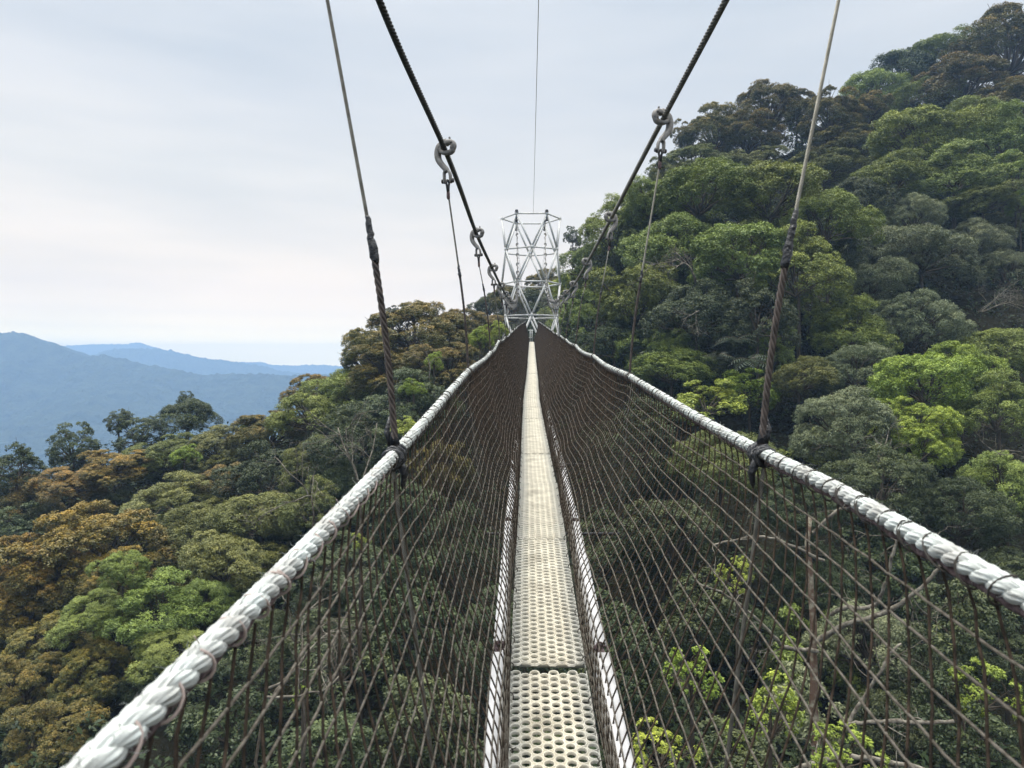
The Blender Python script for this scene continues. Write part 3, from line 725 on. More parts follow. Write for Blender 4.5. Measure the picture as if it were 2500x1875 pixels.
T(1700, 760, 200, 160, 44, 'D', 'broad', 'dark green tree with pale forked branch right of the second right hanger', group=GR)
T(1850, 760, 180, 150, 42, 'D', 'loose', 'dark sparse tree over the black hollow in the middle of the hillside', group=GR)
T(1450, 640, 140, 120, 60, 'G', 'broad', 'light green tree right of the tower beneath the suspension cable', group=GR)
T(1400, 700, 110, 110, 64, 'Y', 'broad', 'yellow green tree touching the right side of the lattice tower', group=GR)
T(1420, 790, 150, 130, 57, 'G', 'broad', 'green tree just above the far end of the right handrail', group=GR)
T(1375, 770, 90, 90, 60, 'G', 'broad', 'small green tree between tower foot and right handrail', group=GR)
T(1500, 830, 170, 120, 48, 'D', 'broad', 'dark green tree low behind the third and fourth right hangers', group=GR)
T(1398, 575, 50, 60, 80, 'D', 'loose', 'small dark round treetop on the skyline right of the tower', group=GR)
T(1420, 620, 70, 90, 82, 'D', 'loose', 'dark skyline tree just right of the tower, under the round treetop', group=GR)
T(1330, 700, 100, 90, 82, 'B', 'cauli', 'brownish tree seen through the tower lattice', group=GR)
T(1300, 770, 160, 110, 75, 'D', 'broad', 'dark tree behind the foot of the lattice tower', group=GR)
# --- silver green grove, right
T(2230, 530, 130, 100, 56, 'S', 'silver', 'silvery round topped tree standing up at the top of the grey green grove', group=GR)
T(2140, 590, 150, 100, 54, 'S', 'silver', 'silvery grey green tree left of the round topped one', group=GR)
T(2250, 620, 230, 130, 52, 'S', 'silver', 'wide silvery grey green tree under the round topped one', group=GR)
T(2380, 590, 150, 100, 56, 'S', 'silver', 'silvery tree with yellowish top right of the grey green grove', group=GR)
T(2450, 555, 140, 80, 60, 'L', 'cauli', 'olive yellow tree at the right edge above the silvery grove', group=GR)
T(2120, 690, 180, 120, 49, 'S', 'silver', 'grey green tree in the lower left of the silvery grove', group=GR)
T(2460, 660, 130, 100, 54, 'S', 'silver', 'pale silvery tree near the right edge above the bare twiggy tree', group=GR)
T(2230, 790, 200, 150, 46, 'S', 'silver', 'drooping silvery tree in the middle right above the yellow green tree', group=GR)
T(2080, 810, 170, 140, 45, 'G', 'broad', 'green tree between the brown hanger rope and the drooping silvery tree', group=GR)
T(2090, 900, 180, 120, 41, 'S', 'silver', 'grey green tree left of the big yellow green tree', group=GR)
T(2440, 860, 190, 130, 44, 'G', 'broad', 'green tree at the right edge above the yellow green tree', group=GR)
# --- yellow green and lower right
T(2250, 930, 220, 150, 37, 'Y', 'broad', 'large yellow green domed tree in the right middle of the view', group=GR)
T(2350, 890, 150, 120, 39, 'Y', 'broad', 'yellow green tree joined to the right shoulder of the big yellow green dome', group=GR)
T(2240, 1070, 210, 180, 34, 'Y', 'cauli', 'yellow olive tree beneath the big yellow green dome', group=GR)
T(2440, 1000, 170, 180, 35, 'G', 'broad', 'light green tree against the right edge beside the yellow green dome', group=GR)
T(2460, 1180, 180, 160, 31, 'G', 'broad', 'green tree at the right edge just above the handrail rope', group=GR)
T(2060, 1040, 240, 170, 34, 'S', 'silver', 'grey green tree just right of the foot of the nearest right hanger', group=GR)
T(2150, 1190, 240, 170, 29, 'D', 'silver', 'dark leafy tree above the right handrail between hanger foot and right edge', group=GR)
T(2340, 1250, 220, 160, 28, 'D', 'silver', 'dark tree above the near end of the right handrail', group=GR)
T(1720, 980, 170, 80, 38, 'Y', 'large', 'yellow leaved tree just above the right handrail, left of the nearest hanger', group=GR)
T(1830, 950, 150, 80, 40, 'Y', 'large', 'yellow leaved tree touching the foot of the nearest right hanger', group=GR)
T(1640, 900, 200, 90, 43, 'G', 'broad', 'green bushy tree above the right handrail behind the second hanger foot', group=GR)
T(1780, 900, 150, 90, 44, 'D', 'large', 'dark broad leaved tree in the hollow left of the brown hanger rope', group=GR)
T(1950, 920, 150, 100, 40, 'L', 'broad', 'olive green tree behind the lowest part of the nearest right hanger', group=GR)
# --- seen through the right net
T(1560, 1080, 230, 170, 32, 'D', 'broad', 'dark tree behind the right net, far part', group=GR)
T(1760, 1130, 240, 160, 29, 'L', 'silver', 'dull olive tree behind the right net beneath the yellow leaved tree', group=GR)
T(1950, 1240, 200, 150, 27, 'D', 'silver', 'dark tree behind the right net just under the nearest hanger foot', group=GR)
T(1640, 1300, 240, 180, 27, 'D', 'broad', 'dark tree behind the middle of the right net', group=GR)
T(1480, 1340, 200, 200, 28, 'D', 'broad', 'dark tree behind the right net beside the deck', group=GR)
T(1800, 1400, 110, 120, 21, 'Y', 'sprig', 'tuft of yellow green leaves behind the right net, uppermost of the tufts', group='young yellow green treetops behind the right net')
T(1690, 1640, 170, 150, 17, 'Y', 'sprig', 'tuft of yellow green leaves behind the right net, left one low down', group='young yellow green treetops behind the right net')
T(1880, 1730, 210, 190, 15, 'Y', 'sprig', 'largest tuft of yellow green leaves behind the bottom of the right net', group='young yellow green treetops behind the right net')
T(1610, 1830, 200, 130, 15, 'Y', 'sprig', 'tuft of yellow green leaves at the bottom edge right of the deck', group='young yellow green treetops behind the right net')
T(2060, 1830, 200, 130, 14, 'Y', 'sprig', 'tuft of yellow green leaves at the bottom edge under the bare branches', group='young yellow green treetops behind the right net')
T(2400, 1680, 170, 150, 18, 'Y', 'sprig', 'tuft of yellow green leaves near the bottom right corner', group='young yellow green treetops behind the right net')
T(2330, 1500, 220, 200, 21, 'D', 'large', 'dark broad leaved tree beneath the near end of the right handrail', group=GR)
T(2350, 1760, 240, 200, 18, 'D', 'large', 'dark broad leaved tree in the bottom right corner', group=GR)
T(1500, 1580, 220, 220, 22, 'D', 'large', 'dark tree behind the right net low beside the deck', group=GR)
T(1700, 1500, 220, 180, 24, 'D', 'large', 'dark tree behind the lower middle of the right net', group=GR)
for q_, (x_, y_, w_, d_) in enumerate(((2000, 1420, 230, 27), (2160, 1400, 230, 28), (2120, 1560, 240, 24), (2280, 1640, 240, 23), (1960, 1600, 230, 25), (2480, 1420, 200, 26),
                                       (2200, 1800, 260, 21), (1980, 1760, 250, 22), (2460, 1620, 200, 22), (1600, 1700, 230, 23), (1440, 1720, 220, 24), (1830, 1560, 220, 26))):
    T(x_, y_, w_, w_ * .8, d_, 'DDSDGDDSDDDD'[q_], ('silver', 'large', 'broad')[q_ % 3], ('dark drooping tree', 'dark broad leaved tree', 'dark fine leaved tree')[q_ % 3] + ' low behind the right net, ' +
      ('beside the top of the reddish lichened trunk', 'behind the uppermost crooked limb', 'behind the forked lichened limbs', 'right of the lichened limbs', 'directly behind the reddish trunk', 'under the handrail by the right edge',
       'at the bottom right of the lichened tree', 'at the foot of the reddish trunk', 'above the bottom right corner', 'left of the largest yellow tuft', 'just right of the near deck panel', 'left of the reddish trunk')[q_], group=GR)
T(1800, 1880, 260, 160, 19, 'D', 'large', 'dark tree at the bottom edge behind the yellow green tufts', group=GR)
T(1360, 1850, 240, 200, 22, 'D', 'broad', 'green tree seen below through the holes of the deck', group=GR)
# --- left slope
T(1010, 810, 240, 150, 48, 'B', 'cauli', 'big bronze domed tree on the left skyline between the two nearest left hangers', group=GL)
T(900, 865, 150, 130, 47, 'B', 'cauli', 'bronze tree on the left skyline crossed by the nearest left hanger', group=GL)
T(870, 822, 36, 30, 49, 'D', 'loose', 'tiny sprig of a treetop on the left skyline next to the nearest hanger', group=GL)
T(960, 765, 60, 40, 49, 'D', 'loose', 'small ragged treetop on top of the big bronze dome', group=GL)
T(1120, 810, 150, 120, 52, 'B', 'cauli', 'bronze tree on the left skyline beside the second left hanger', group=GL)
T(1190, 745, 80, 60, 72, 'D', 'broad', 'dark distant treetop on the skyline left of the tower', group=GL)
T(1235, 730, 80, 90, 70, 'B', 'cauli', 'brownish tree behind the left side of the tower', group=GL)
T(1185, 800, 130, 80, 56, 'B', 'cauli', 'bronze green tree below the far part of the left suspension cable', group=GL)
T(1172, 823, 60, 50, 42, 'Y', 'large', 'bright yellow green bush left of the third left hanger', group=GL)
T(1218, 806, 46, 40, 44, 'Y', 'large', 'small bright yellow green bush just left of the tower foot', group=GL)
T(960, 910, 220, 130, 44, 'B', 'cauli', 'bronze tree under the big left dome', group=GL)
T(1090, 900, 190, 120, 42, 'B', 'cauli', 'bronze tree beside the left handrail under the second left hanger', group=GL)
T(1000, 990, 200, 140, 38, 'D', 'broad', 'dark green tree left of the handrail above the nearest left hanger foot', group=GL)
T(1060, 880, 46, 40, 39, 'Y', 'large', 'bright yellow green treetop in the bronze trees left of the second hanger', group=GL)
T(1010, 945, 60, 40, 36, 'Y', 'large', 'bright yellow green spray of leaves below the bronze trees', group=GL)
T(985, 1040, 70, 40, 31, 'Y', 'large', 'bright yellow green leaves beside the left handrail near the hanger foot', group=GL)
T(765, 955, 120, 90, 52, 'B', 'cauli', 'bronze tree on the left skyline where the slope meets the blue hills', group=GL)
T(850, 950, 180, 120, 46, 'G', 'broad', 'green tree behind the brown rope of the nearest left hanger', group=GL)
T(760, 1010, 170, 110, 44, 'G', 'broad', 'green tree below the bronze skyline tree on the left slope', group=GL)
T(870, 1070, 180, 140, 36, 'D', 'broad', 'dark green tree left of the foot of the nearest left hanger', group=GL)
T(660, 1055, 180, 110, 46, 'B', 'cauli', 'bronze green tree on the left slope edge against the blue valley', group=GL)
T(600, 1040, 50, 40, 47, 'G', 'large', 'small pale green treetop on the left slope edge', group=GL)
T(460, 1015, 130, 90, 50, 'D', 'broad', 'tall dark tree standing highest against the blue hillside', group=GL)
T(455, 975, 50, 40, 51, 'D', 'loose', 'pointed dark leading shoot on the tall dark tree', group=GL)
T(340, 1050, 130, 90, 50, 'D', 'loose', 'open branched dark tree in front of the blue hillside', group=GL)
T(290, 1025, 70, 50, 50, 'D', 'loose', 'small open dark treetop against the blue hillside', group=GL)
T(180, 1085, 130, 110, 48, 'D', 'loose', 'open branched dark tree at the far left against the blue hillside', group=GL)
T(40, 1140, 150, 110, 43, 'D', 'loose', 'dark ragged tree at the left edge of the view', group=GL)
T(540, 1090, 170, 100, 46, 'L', 'cauli', 'olive brown tree below the tall dark tree on its right', group=GL)
T(400, 1120, 170, 100, 45, 'L', 'cauli', 'olive tree directly below the tall dark tree', group=GL)
T(450, 1110, 70, 40, 41, 'Y', 'large', 'scatter of bright green leaves below the tall dark tree', group=GL)
T(280, 1145, 170, 80, 43, 'O', 'cauli', 'golden tree above the big orange dome, right one of two', group=GL)
T(170, 1180, 150, 80, 42, 'O', 'cauli', 'golden tree above the big orange dome, left one of two', group=GL)
T(650, 1160, 200, 130, 39, 'D', 'broad', 'dark tree between the olive trees on the left slope', group=GL)
T(560, 1190, 150, 110, 41, 'B', 'cauli', 'brown green tree left of the dark tree on the left slope', group=GL)
T(430, 1220, 200, 100, 39, 'L', 'broad', 'dull olive tree right above the big orange dome', group=GL)
T(770, 1130, 150, 120, 38, 'L', 'silver', 'grey olive tree among the bare twigs on the left slope', group=GL)
T(235, 1340, 330, 230, 33, 'O', 'cauli', 'big golden orange domed tree on the left', group=GL)
T(110, 1400, 210, 180, 32, 'O', 'cauli', 'golden orange tree joined to the left shoulder of the big orange dome', group=GL)
T(290, 1400, 160, 130, 31, 'O', 'cauli', 'golden orange tree low on the right of the big orange dome', group=GL)
T(30, 1500, 160, 140, 31, 'O', 'cauli', 'golden tree at the left edge below the orange dome', group=GL)
T(120, 1580, 200, 150, 29, 'B', 'cauli', 'brown olive tree above the bottom left corner', group=GL)
T(60, 1680, 170, 150, 27, 'B', 'cauli', 'olive brown tree at the left edge near the bottom', group=GL)
T(230, 1640, 170, 150, 27, 'B', 'cauli', 'olive brown tree below the bright green tree on the left', group=GL)
T(70, 1290, 170, 120, 41, 'D', 'loose', 'dark tree at the left edge above the orange dome', group=GL)
T(20, 1220, 150, 110, 44, 'D', 'loose', 'dark tree at the left edge below the ragged one', group=GL)
T(510, 1290, 190, 130, 35, 'L', 'broad', 'light olive tree right of the orange dome', group=GL)
T(640, 1260, 220, 130, 34, 'L', 'broad', 'light olive tree in the middle of the left slope above the handrail', group=GL)
T(760, 1240, 150, 120, 33, 'L', 'broad', 'light olive tree touching the left handrail', group=GL)
T(560, 1370, 220, 140, 31, 'L', 'broad', 'light olive tree just above the left handrail', group=GL)
T(300, 1390, 110, 90, 28, 'G', 'broad', 'small bright green tree on the edge of the orange dome', group=GL)
T(390, 1480, 220, 140, 28, 'G', 'broad', 'bright green tree on the left between orange dome and handrail', group=GL)
T(230, 1500, 160, 110, 28, 'G', 'broad', 'bright green tree low left of the handrail with orange trees behind', group=GL)
T(500, 1460, 130, 110, 29, 'G', 'broad', 'green tree half behind the left handrail', group=GL)
T(420, 1590, 180, 100, 26, 'G', 'broad', 'green bushy tree under the bright green one, above the handrail', group=GL)
T(150, 1790, 220, 170, 25, 'B', 'cauli', 'dark olive tree in the bottom left corner', group=GL)
# --- seen through the left net
T(640, 1560, 200, 150, 25, 'D', 'broad', 'dark green tree under the left handrail', group=GL)
T(560, 1760, 240, 180, 22, 'D', 'large', 'dark tree under the left handrail near the bottom edge', group=GL)
T(820, 1400, 240, 170, 26, 'D', 'broad', 'dark tree behind the left net, upper part', group=GL)
T(960, 1240, 200, 160, 30, 'D', 'broad', 'dark tree behind the left net below the nearest hanger foot', group=GL)
T(1080, 1150, 150, 160, 34, 'B', 'cauli', 'brownish tree behind the far part of the left net', group=GL)
T(820, 1600, 240, 190, 22, 'D', 'large', 'dark tree behind the middle of the left net', group=GL)
T(1000, 1480, 220, 200, 24, 'D', 'large', 'dark tree behind the left net beside the deck', group=GL)
T(1110, 1330, 180, 180, 28, 'D', 'broad', 'dark tree behind the left net close to the deck edge', group=GL)
T(800, 1830, 240, 150, 19, 'D', 'large', 'dark tree behind the left net at the bottom edge', group=GL)
T(1050, 1760, 240, 200, 20, 'D', 'large', 'dark tree behind the bottom of the left net beside the deck', group=GL)
T(1210, 1550, 200, 220, 24, 'D', 'broad', 'dark tree below the deck on its left', group=GL)
T(880, 1320, 60, 50, 22, 'Y', 'sprig', 'few bright green leaves behind the left net near the handrail', group=GL)
T(740, 1690, 50, 60, 17, 'Y', 'sprig', 'few bright green leaves behind the left net low down', group=GL)

Fr = random.Random(5)
n_hand = len(TREES)
CT = np.array([list(t[0]) + [t[1]] for t in TREES])
extra = []
def clip_label(t, n):
    w_ = t.split()[:n]
    while w_[-1] in ('the', 'a', 'of', 'to', 'in', 'on', 'by', 'and', 'with', 'at', 'above', 'below', 'behind', 'its', 'left', 'right', 'just', 'from', 'between', 'under', 'under,', 'under', 'two', 'near', 'beside', 'against', 'against', 'over'): w_ = w_[:-1]
    return 'the ' + ' '.join(w_).rstrip(',')
for k in range(n_hand):                            # understorey trees that fill the gaps between the crowns
    C0, Rw, Rh, typ, kind, label, group, _ = TREES[k]
    if Rw < 2.2 or kind in ('sprig',): continue
    for q in range(1 if Fr.random() < .75 else 2):
        right = C0[0] > 1.5
        off = np.array([Fr.uniform(-.7, .7) * Rw, Fr.uniform(.4, 1.3) * Rw, -Fr.uniform(.8, 1.3) * Rw])
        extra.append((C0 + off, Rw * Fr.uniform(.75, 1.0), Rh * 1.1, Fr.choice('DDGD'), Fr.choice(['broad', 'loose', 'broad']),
                      ('dark understorey tree half hidden ' if q == 0 else 'lower dark understorey tree ') + 'behind ' + clip_label(label, 9),
                      'half hidden understorey trees on the ' + ('right hillside' if right else 'left slope'), 'understorey_tree'))
for k in range(n_hand):                            # and lower down the left slope, where the valley would show through
    C0, Rw, Rh, typ, kind, label, group, _ = TREES[k]
    if C0[0] < -4 and Rw > 1.6 and kind != 'sprig':
        extra.append((C0 + np.array([Fr.uniform(-.4, .4) * Rw, Fr.uniform(-.4, .3) * Rw, -Fr.uniform(1.1, 1.5) * Rw]), Rw * 1.0, Rh * 1.1, Fr.choice('DDDB'), 'broad',
                      'shaded tree low underneath ' + clip_label(label, 9), 'half hidden understorey trees on the left slope', 'understorey_tree'))
TREES += extra

def ground_h(X, Y):
    """slope under the trees; falls off into the valley away from them"""
    X = np.asarray(X, float); Y = np.asarray(Y, float); sh = X.shape; X = X.ravel(); Y = Y.ravel()
    cz = CT[:, 2] - 1.8 - CT[:, 3] * 1.05
    d2 = (X[:, None] - CT[None, :, 0]) ** 2 + (Y[:, None] - CT[None, :, 1]) ** 2
    dm = np.sqrt(d2.min(1)); W = 1 / (d2 + 12.0) ** 2.2
    z = (W * cz).sum(1) / W.sum(1)
    f = np.clip((dm - 8) / 200, 0, 1); left = np.clip((2 - X) / 30, 0, 1)
    z = z - f * 60 - left * np.clip(dm - 6, 0, 400) * .55
    z = np.maximum(z, -140 + 3 * np.sin(X * .01) * np.cos(Y * .013))
    return z.reshape(sh)

# ground sheet, fine near the bridge and coarser to the horizon
def axis(lim, fine, stp):
    a = list(np.arange(-fine, fine + stp, stp)); v = a[-1]; s_ = stp
    while v < lim: s_ *= 1.25; v += s_; a.append(v); a.insert(0, -v)
    return np.array(a)
ax = axis(2700, 120, 2.4); ay = axis(2200, 120, 2.4)
GX, GY = np.meshgrid(ax, ay)
GZ = ground_h(GX, GY); near_ = (np.abs(GX) < 130) & (np.abs(GY) < 130)
GZ = GZ + near_ * (0.5 * np.sin(GX * .9) * np.cos(GY * .7) + .3 * np.sin(GX * 2.1 + GY * 1.7))
nx_, ny_ = len(ax), len(ay)
ii = (np.arange(ny_ - 1)[:, None] * nx_ + np.arange(nx_ - 1)[None]).ravel()
me = bpy.data.meshes.new('ground'); fill_mesh(me, np.stack([GX.ravel(), GY.ravel(), GZ.ravel()], -1), np.stack([ii, ii + 1, ii + nx_ + 1, ii + nx_], -1))
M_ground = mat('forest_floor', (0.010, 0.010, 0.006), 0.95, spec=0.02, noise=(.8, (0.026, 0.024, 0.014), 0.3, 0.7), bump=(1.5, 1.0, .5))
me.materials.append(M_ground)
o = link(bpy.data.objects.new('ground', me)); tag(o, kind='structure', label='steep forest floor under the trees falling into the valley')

# leafy undergrowth on the slopes
g = np.random.default_rng(99); n = 330000
X = g.uniform(-45, 75, n); Y = g.uniform(6, 105, n)
Z = ground_h(X, Y)
cl = np.sin(X * 1.3 + np.sin(Y * .8) * 2) * np.cos(Y * 1.1 + np.sin(X) * 1.5)
Z = Z + .7 + 1.6 * np.clip(cl, -.35, 1) * g.random(n) ** .3 + g.random(n) * .3
C = np.stack([X, Y, Z], -1); Nn = g.normal(0, .5, (n, 3)) + [0, 0, 1]; Nn /= np.linalg.norm(Nn, axis=1)[:, None]
t = g.normal(0, 1, (n, 3)); t -= (t * Nn).sum(1)[:, None] * Nn; t /= np.linalg.norm(t, axis=1)[:, None]; b_ = np.cross(Nn, t)
L = g.uniform(.14, .34, n)[:, None]
V = np.stack([C - t * L * .5, C + b_ * L * .22, C + t * L * .5 - Nn * L * .15, C - b_ * L * .22], 1).reshape(-1, 3)
me = bpy.data.meshes.new('undergrowth'); fill_mesh(me, V, np.arange(4 * n).reshape(-1, 4), smooth=False)
for nm, val in (('rnd', g.random(n)), ('tip', np.clip(g.normal(.2, .3, n), 0, 1))):
    at = me.attributes.new(nm, 'FLOAT', 'FACE'); at.data.foreach_set('value', val.astype(np.float32))
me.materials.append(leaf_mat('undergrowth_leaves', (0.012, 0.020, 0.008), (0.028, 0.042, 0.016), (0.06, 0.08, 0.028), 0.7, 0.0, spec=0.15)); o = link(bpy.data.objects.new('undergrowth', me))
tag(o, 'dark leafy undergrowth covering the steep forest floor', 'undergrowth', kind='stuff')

def place_tree(C0, Rw, Rh, typ, kind, label, group, name):
    me, ml = Fr.choice(SP[kind]); rz = Fr.uniform(0, 6.28)
    sz = min(max(Rh * 1.25, Rw * .62), Rw * 1.1)
    base = C0 + [0, 0, -.15 * sz]
    small = Rw < 1.3
    gz = float(ground_h(np.array([C0[0]]), np.array([C0[1]]))[0])
    gz = min(gz, base[2] - sz * .5)
    root = bpy.data.objects.new(name, None); root.empty_display_size = .3; link(root); root.location = (C0[0], C0[1], gz)
    tag(root, label, 'tree', group)
    h = base[2] - gz
    cr_ = link(bpy.data.objects.new('crown', me), root); cr_.location = (0, 0, h); til = (Fr.uniform(-.16, .16), Fr.uniform(-.16, .16)); cr_.rotation_euler = (*til, rz); cr_.scale = (Rw, Rw, sz)
    cr_.material_slots[0].link = 'OBJECT'; cr_.material_slots[0].material = LM[typ]
    lb = link(bpy.data.objects.new('limbs', ml), root); lb.location = (0, 0, h); lb.rotation_euler = (*til, rz); lb.scale = (Rw, Rw, sz)
    tr = link(bpy.data.objects.new('trunk', Fr.choice(TRK)), root); tr.location = (0, 0, h - .35 * sz); rt = max(.035 * Rw, .05)
    tr.scale = (rt, rt, h - .35 * sz + .6)
for a in TREES: place_tree(*a)

# bare and lichened trees
def grow(m, g, p, d, L, r, lev, wob=.25, kids=3, up=.0, sides=6):
    n = 7; pts = [np.array(p, float)]; d = np.array(d, float); d /= np.linalg.norm(d)
    for i in range(n):
        d = d + g.normal(0, wob, 3) * .5 + [0, 0, up * .1]; d /= np.linalg.norm(d); pts.append(pts[-1] + d * L / n)
    m.tube(pts, np.linspace(r, r * .5, n + 1), sides)
    if lev <= 0: return
    for k in range(kids):
        i = g.integers(2, n + 1); a = g.normal(0, 1, 3); a -= a.dot(d) * d; a /= np.linalg.norm(a)
        grow(m, g, pts[i], d * .7 + a * .8, L * g.uniform(.5, .75), r * .5, lev - 1, wob, kids, up, max(4, sides - 1))
def bare(px, py, dd, L, r, lev, seed, label, material=None, dir_=(0, 0, 1), kids=3, wob=.25, ntr=1, name='bare_tree', spread=.5):
    g = np.random.default_rng(seed); m = MB(); p0 = P(px, py, dd)
    for q in range(ntr):
        grow(m, g, p0 + g.normal(0, .05, 3), np.array(dir_) + g.normal(0, spread if ntr > 1 else .05, 3), L, r, lev, wob, kids)
    gz = float(ground_h(p0[:1], p0[1:2])[0]); root = empty(name, (p0[0], p0[1], gz), label, 'bare tree', 'bare and dead trees')
    m.build('branches', material or M_bare, root).location = -Vector((p0[0], p0[1], gz))
    if p0[2] - gz > .5 and px < 1000:
        m2 = MB(); z = np.linspace(0, 1, 8)[:, None]; tp = np.array([p0[0], p0[1], gz - .3]) * (1 - z) + p0 * z
        tp[1:-1, :2] += g.normal(0, .08, (6, 2)); m2.tube(tp, np.linspace(r * 1.7, r * .95, 8), 8)
        m2.build('trunk', material or M_bark, root).location = -Vector((p0[0], p0[1], gz))
bare(880, 1190, 27, 2.4, .035, 3, 3, 'bare grey twiggy tree left of the nearest left hanger foot', ntr=3, kids=3)
bare(760, 1210, 29, 2.2, .03, 3, 4, 'bare grey twiggy tree among the olive trees on the left slope', ntr=3)
bare(1050, 930, 38, 1.6, .03, 2, 5, 'small bare twig tree in the bronze trees by the second left hanger')
bare(650, 1700, 15, 1.6, .028, 4, 6, 'pale dead branch tangle behind the lower left net', ntr=3, dir_=(.5, 0, .5), kids=3, wob=.45)
bare(740, 1560, 16, 1.2, .022, 4, 8, 'pale dead branches behind the left net below the handrail', ntr=2, dir_=(-.2, 0, .8), wob=.45)
bare(2390, 760, 47, 2.0, .028, 5, 9, 'bare twiggy fan shaped tree among the silvery trees near the right edge', ntr=4, dir_=(.5, -.3, .6), wob=.12, spread=.35)
bare(1700, 690, 43, 2.3, .06, 4, 10, 'crooked bare limbs of a grey tree in the middle of the right grove', dir_=(-.5, -.2, .7), ntr=2, wob=.35, material=M_bare)
bare(1700, 760, 40, 1.1, .035, 3, 12, 'pale forked dead branch right of the second right hanger', dir_=(-.2, -.2, -.6), ntr=2, wob=.4)
bare(2140, 1130, 30, 1.3, .03, 3, 13, 'grey limbs of a sparse tree above the right handrail', dir_=(.1, -.4, .9), ntr=2)
bare(2440, 1110, 29, 1.0, .014, 4, 14, 'tangle of thin bare twigs near the right edge in a dark hollow', ntr=3, dir_=(.3, -.3, .6), wob=.4)
# the big lichened tree behind the right net
root = empty('lichened_tree', P(2005, 2100, 20), 'tall reddish brown trunk with pale lichened crooked limbs behind the right net', 'tree')
RO = root.location.copy()
m = MB(); t = np.linspace(0, 1, 16)[:, None]; tp = P(2012, 2300, 19) * (1 - t) + P(1972, 1262, 20.6) * t
g = np.random.default_rng(4); tp[:, :1] += g.normal(0, .03, (16, 1)); m.tube(tp, np.linspace(.17, .06, 16), 12); m.build('trunk', M_lichen, root).location = -RO
def limb(pix, r0, r1, seed, kids=5):
    g = np.random.default_rng(seed); A = np.array([P(*q) for q in pix]); u = np.linspace(0, len(A) - 1, len(A) * 6)
    i = np.clip(u.astype(int), 0, len(A) - 2); f = (u - i)[:, None]; mm_ = np.gradient(A, axis=0)
    q = (2*f**3-3*f**2+1)*A[i]+(f**3-2*f**2+f)*mm_[i]+(-2*f**3+3*f**2)*A[i+1]+(f**3-f**2)*mm_[i+1] + g.normal(0, .012, (len(u), 3))
    m = MB(); m.tube(q, np.linspace(r0, r1, len(u)) * (1 + g.normal(0, .08, len(u))), 9)
    for k in range(kids):
        j = g.integers(3, len(u)); a = g.normal(0, 1, 3) * [1, .5, 1]
        grow(m, g, q[j], a, g.uniform(.5, 1.3), r1 * .45, 2, .4, 2, sides=5)
    m.build('limb', M_bare if seed % 2 else M_lichen, root).location = -RO
limb([(2000, 1560, 19.9), (2080, 1520, 19.2), (2150, 1500, 18.6), (2230, 1450, 18.2), (2290, 1390, 18), (2310, 1330, 18)], .075, .035, 21)
limb([(2030, 1500, 19.8), (2060, 1485, 19.4), (2130, 1480, 19), (2160, 1430, 18.6), (2180, 1350, 18.4), (2200, 1280, 18.4)], .06, .03, 23)
limb([(1995, 1590, 19.9), (1920, 1580, 19.4), (1880, 1545, 19), (1800, 1470, 18.8), (1700, 1420, 18.8)], .06, .025, 25)
limb([(2010, 1370, 20.2), (1930, 1330, 19.8), (1850, 1310, 19.4), (1740, 1330, 19)], .05, .025, 27)
limb([(1985, 1300, 20.4), (2060, 1240, 20), (2150, 1260, 19.6), (2260, 1330, 19)], .05, .02, 29)
limb([(2060, 1790, 17), (2110, 1700, 17), (2150, 1640, 16.8), (2170, 1600, 16.8), (2200, 1570, 16.8)], .045, .025, 31, 4)
limb([(2070, 1770, 17), (2150, 1760, 16.6), (2250, 1765, 16.4), (2330, 1762, 16.4)], .05, .04, 33, 3)
limb([(1890, 1900, 16), (2000, 1860, 16), (2120, 1850, 15.6), (2260, 1880, 15.4)], .06, .05, 35, 3)

# broad leaved ground plants in the dark hollow
def frond_plant(px, py, d, R, label, nf=16):
    g = np.random.default_rng(int(px)); p0 = P(px, py, d); root = empty('understorey_palm', p0, label, 'palm', 'palm like plants in the dark hollow')
    m = MB()
    for k in range(nf):
        a = g.uniform(0, 6.28); e = g.uniform(.15, .9); dv = np.array([math.cos(a) * math.cos(e), math.sin(a) * math.cos(e), math.sin(e)])
        L = R * g.uniform(.7, 1.1); n = 10; u = np.linspace(0, 1, n); mid = dv * u[:, None] * L; mid[:, 2] -= L * .55 * u ** 2
        m.tube(mid, np.linspace(.015, .004, n), 4, m=0)
        sd_ = np.cross(dv, [0, 0, 1]); sd_ /= np.linalg.norm(sd_)
        for i in range(2, n):
            for s in (-1, 1):
                w_ = L * .32 * math.sin(math.pi * min(u[i] * .85 + .1, 1)); c = mid[i]; f = (mid[i] - mid[i-1]); tipp = c + s * sd_ * w_ + f * .9 - [0, 0, w_ * .35]
                m.add([c - f * .35, c + (tipp - c) * .5 + f * .25, tipp, c + (tipp - c) * .5 - f * .3], [[0, 1, 2, 3]], m=1)
    m.build('fronds', [M_bark, LM['D']], root, smooth=False)
frond_plant(1800, 830, 40, 1.3, 'palm like plant with drooping leaflets, topmost in the dark hollow')
frond_plant(1830, 880, 38, 1.3, 'palm like plant right above the yellow leaved trees, lowest in the hollow')
frond_plant(1750, 870, 39, 1.1, 'smaller palm like plant on the left of the dark hollow')

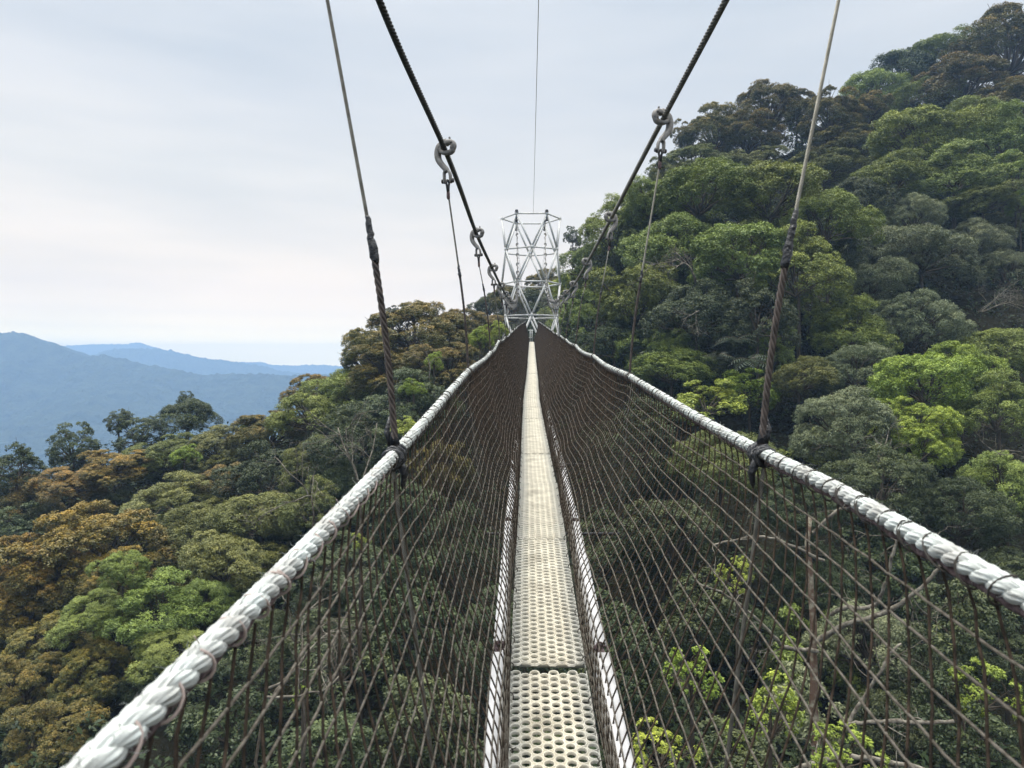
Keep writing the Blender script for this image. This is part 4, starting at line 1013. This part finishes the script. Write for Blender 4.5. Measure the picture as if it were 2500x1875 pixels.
# ------------------------------------------------------------------ far ridges
def ridge(name, prof, d0, depth, drop, seed, label, bump):
    prof = np.array(prof, float); xs = (prof[:, 0] - CX) / F * d0; zs = (HY - prof[:, 1]) / F * d0
    g = np.random.default_rng(seed)
    xx = np.linspace(xs[0], xs[-1], 520); yy = np.concatenate([np.linspace(d0 - depth, d0, 200), d0 + np.linspace(8, 350, 12)])
    X, Y = np.meshgrid(xx, yy); H = np.interp(X, xs, zs)
    u = np.clip((d0 - Y) / depth, 0, 1); bk = np.clip((Y - d0) / 350, 0, 1)
    spur = (np.sin(X / 90 + seed) * .5 + np.sin(X / 41 + Y / 160 + seed * 2) * .35 + np.sin(X / 23 - Y / 90) * .15)
    Z = H - drop * (u ** .8) + spur * 55 * np.sin(math.pi * np.clip(u, 0, 1)) * .6 - bk * 60
    nz = np.zeros_like(Z)
    for k in range(26):
        a, f = g.uniform(0, math.pi), 2 * math.pi / g.uniform(9, 26) ; nz += np.sin((X * math.cos(a) + Y * math.sin(a)) * f + g.uniform(0, 6.28))
    Z += bump * np.abs(nz / 5) ** .8 * .8
    ny, nx = X.shape; i = (np.arange(ny - 1)[:, None] * nx + np.arange(nx - 1)[None]).ravel()
    me = bpy.data.meshes.new(name); fill_mesh(me, np.stack([X.ravel(), Y.ravel(), Z.ravel()], -1), np.stack([i, i + 1, i + nx + 1, i + nx], -1))
    me.materials.append(M_far); o = link(bpy.data.objects.new(name, me)); tag(o, label, kind='structure')
M_far = mat('distant_forest', (0.022, 0.034, 0.026), 0.95, spec=0.02, noise=(.05, (0.046, 0.060, 0.038), 0.35, 0.65), bump=(.12, 1.0, 6.0))
ridge('hill', [(-700, 880), (-300, 850), (-80, 822), (0, 817), (32, 812), (54, 816), (108, 837), (145, 855), (206, 874), (246, 869), (300, 878), (347, 893), (398, 898), (470, 914),
      (506, 917), (579, 915), (651, 916), (723, 920), (796, 917), (1000, 925), (1300, 940)], 1150, 620, 190, 1, 'nearest blue forested mountain across the valley', 3.2)
ridge('hill', [(-500, 900), (100, 885), (231, 869), (253, 858), (307, 852), (391, 853), (434, 862), (499, 877), (540, 880), (579, 886), (651, 898), (687, 909), (760, 914), (1100, 930)],
      1850, 500, 170, 2, 'middle pale blue ridge behind the nearest mountain', 4)
ridge('hill', [(-500, 880), (60, 868), (145, 846), (231, 842), (311, 842), (329, 837), (347, 840), (400, 858), (500, 885), (597, 886), (636, 885), (669, 893), (723, 894), (770, 892), (800, 893),
      (900, 899), (1300, 905)], 2450, 500, 150, 3, 'farthest palest ridge on the horizon', 4)

# ------------------------------------------------------------------ haze
me = bpy.data.meshes.new('haze')
x0, x1, y0_, y1_, z0, z1 = -3600, 3600, -3600, 2830, -150, 92
me.from_pydata([(x, y, z) for x in (x0, x1) for y in (y0_, y1_) for z in (z0, z1)], [],
               [(0, 1, 3, 2), (4, 6, 7, 5), (0, 4, 5, 1), (2, 3, 7, 6), (0, 2, 6, 4), (1, 5, 7, 3)])
hz = link(bpy.data.objects.new('haze', me)); tag(hz, 'blue haze filling the valley air', kind='stuff'); hz['category'] = 'haze'
mh = bpy.data.materials.new('haze'); mh.use_nodes = True; tt = mh.node_tree; tt.nodes.clear()
pv = tt.nodes.new('ShaderNodeVolumePrincipled'); pv.inputs['Color'].default_value = (0.385, 0.59, 0.90, 1); pv.inputs['Density'].default_value = 0.0006
pv.inputs['Anisotropy'].default_value = 0.0
oo = tt.nodes.new('ShaderNodeOutputMaterial'); tt.links.new(pv.outputs[0], oo.inputs['Volume']); me.materials.append(mh)
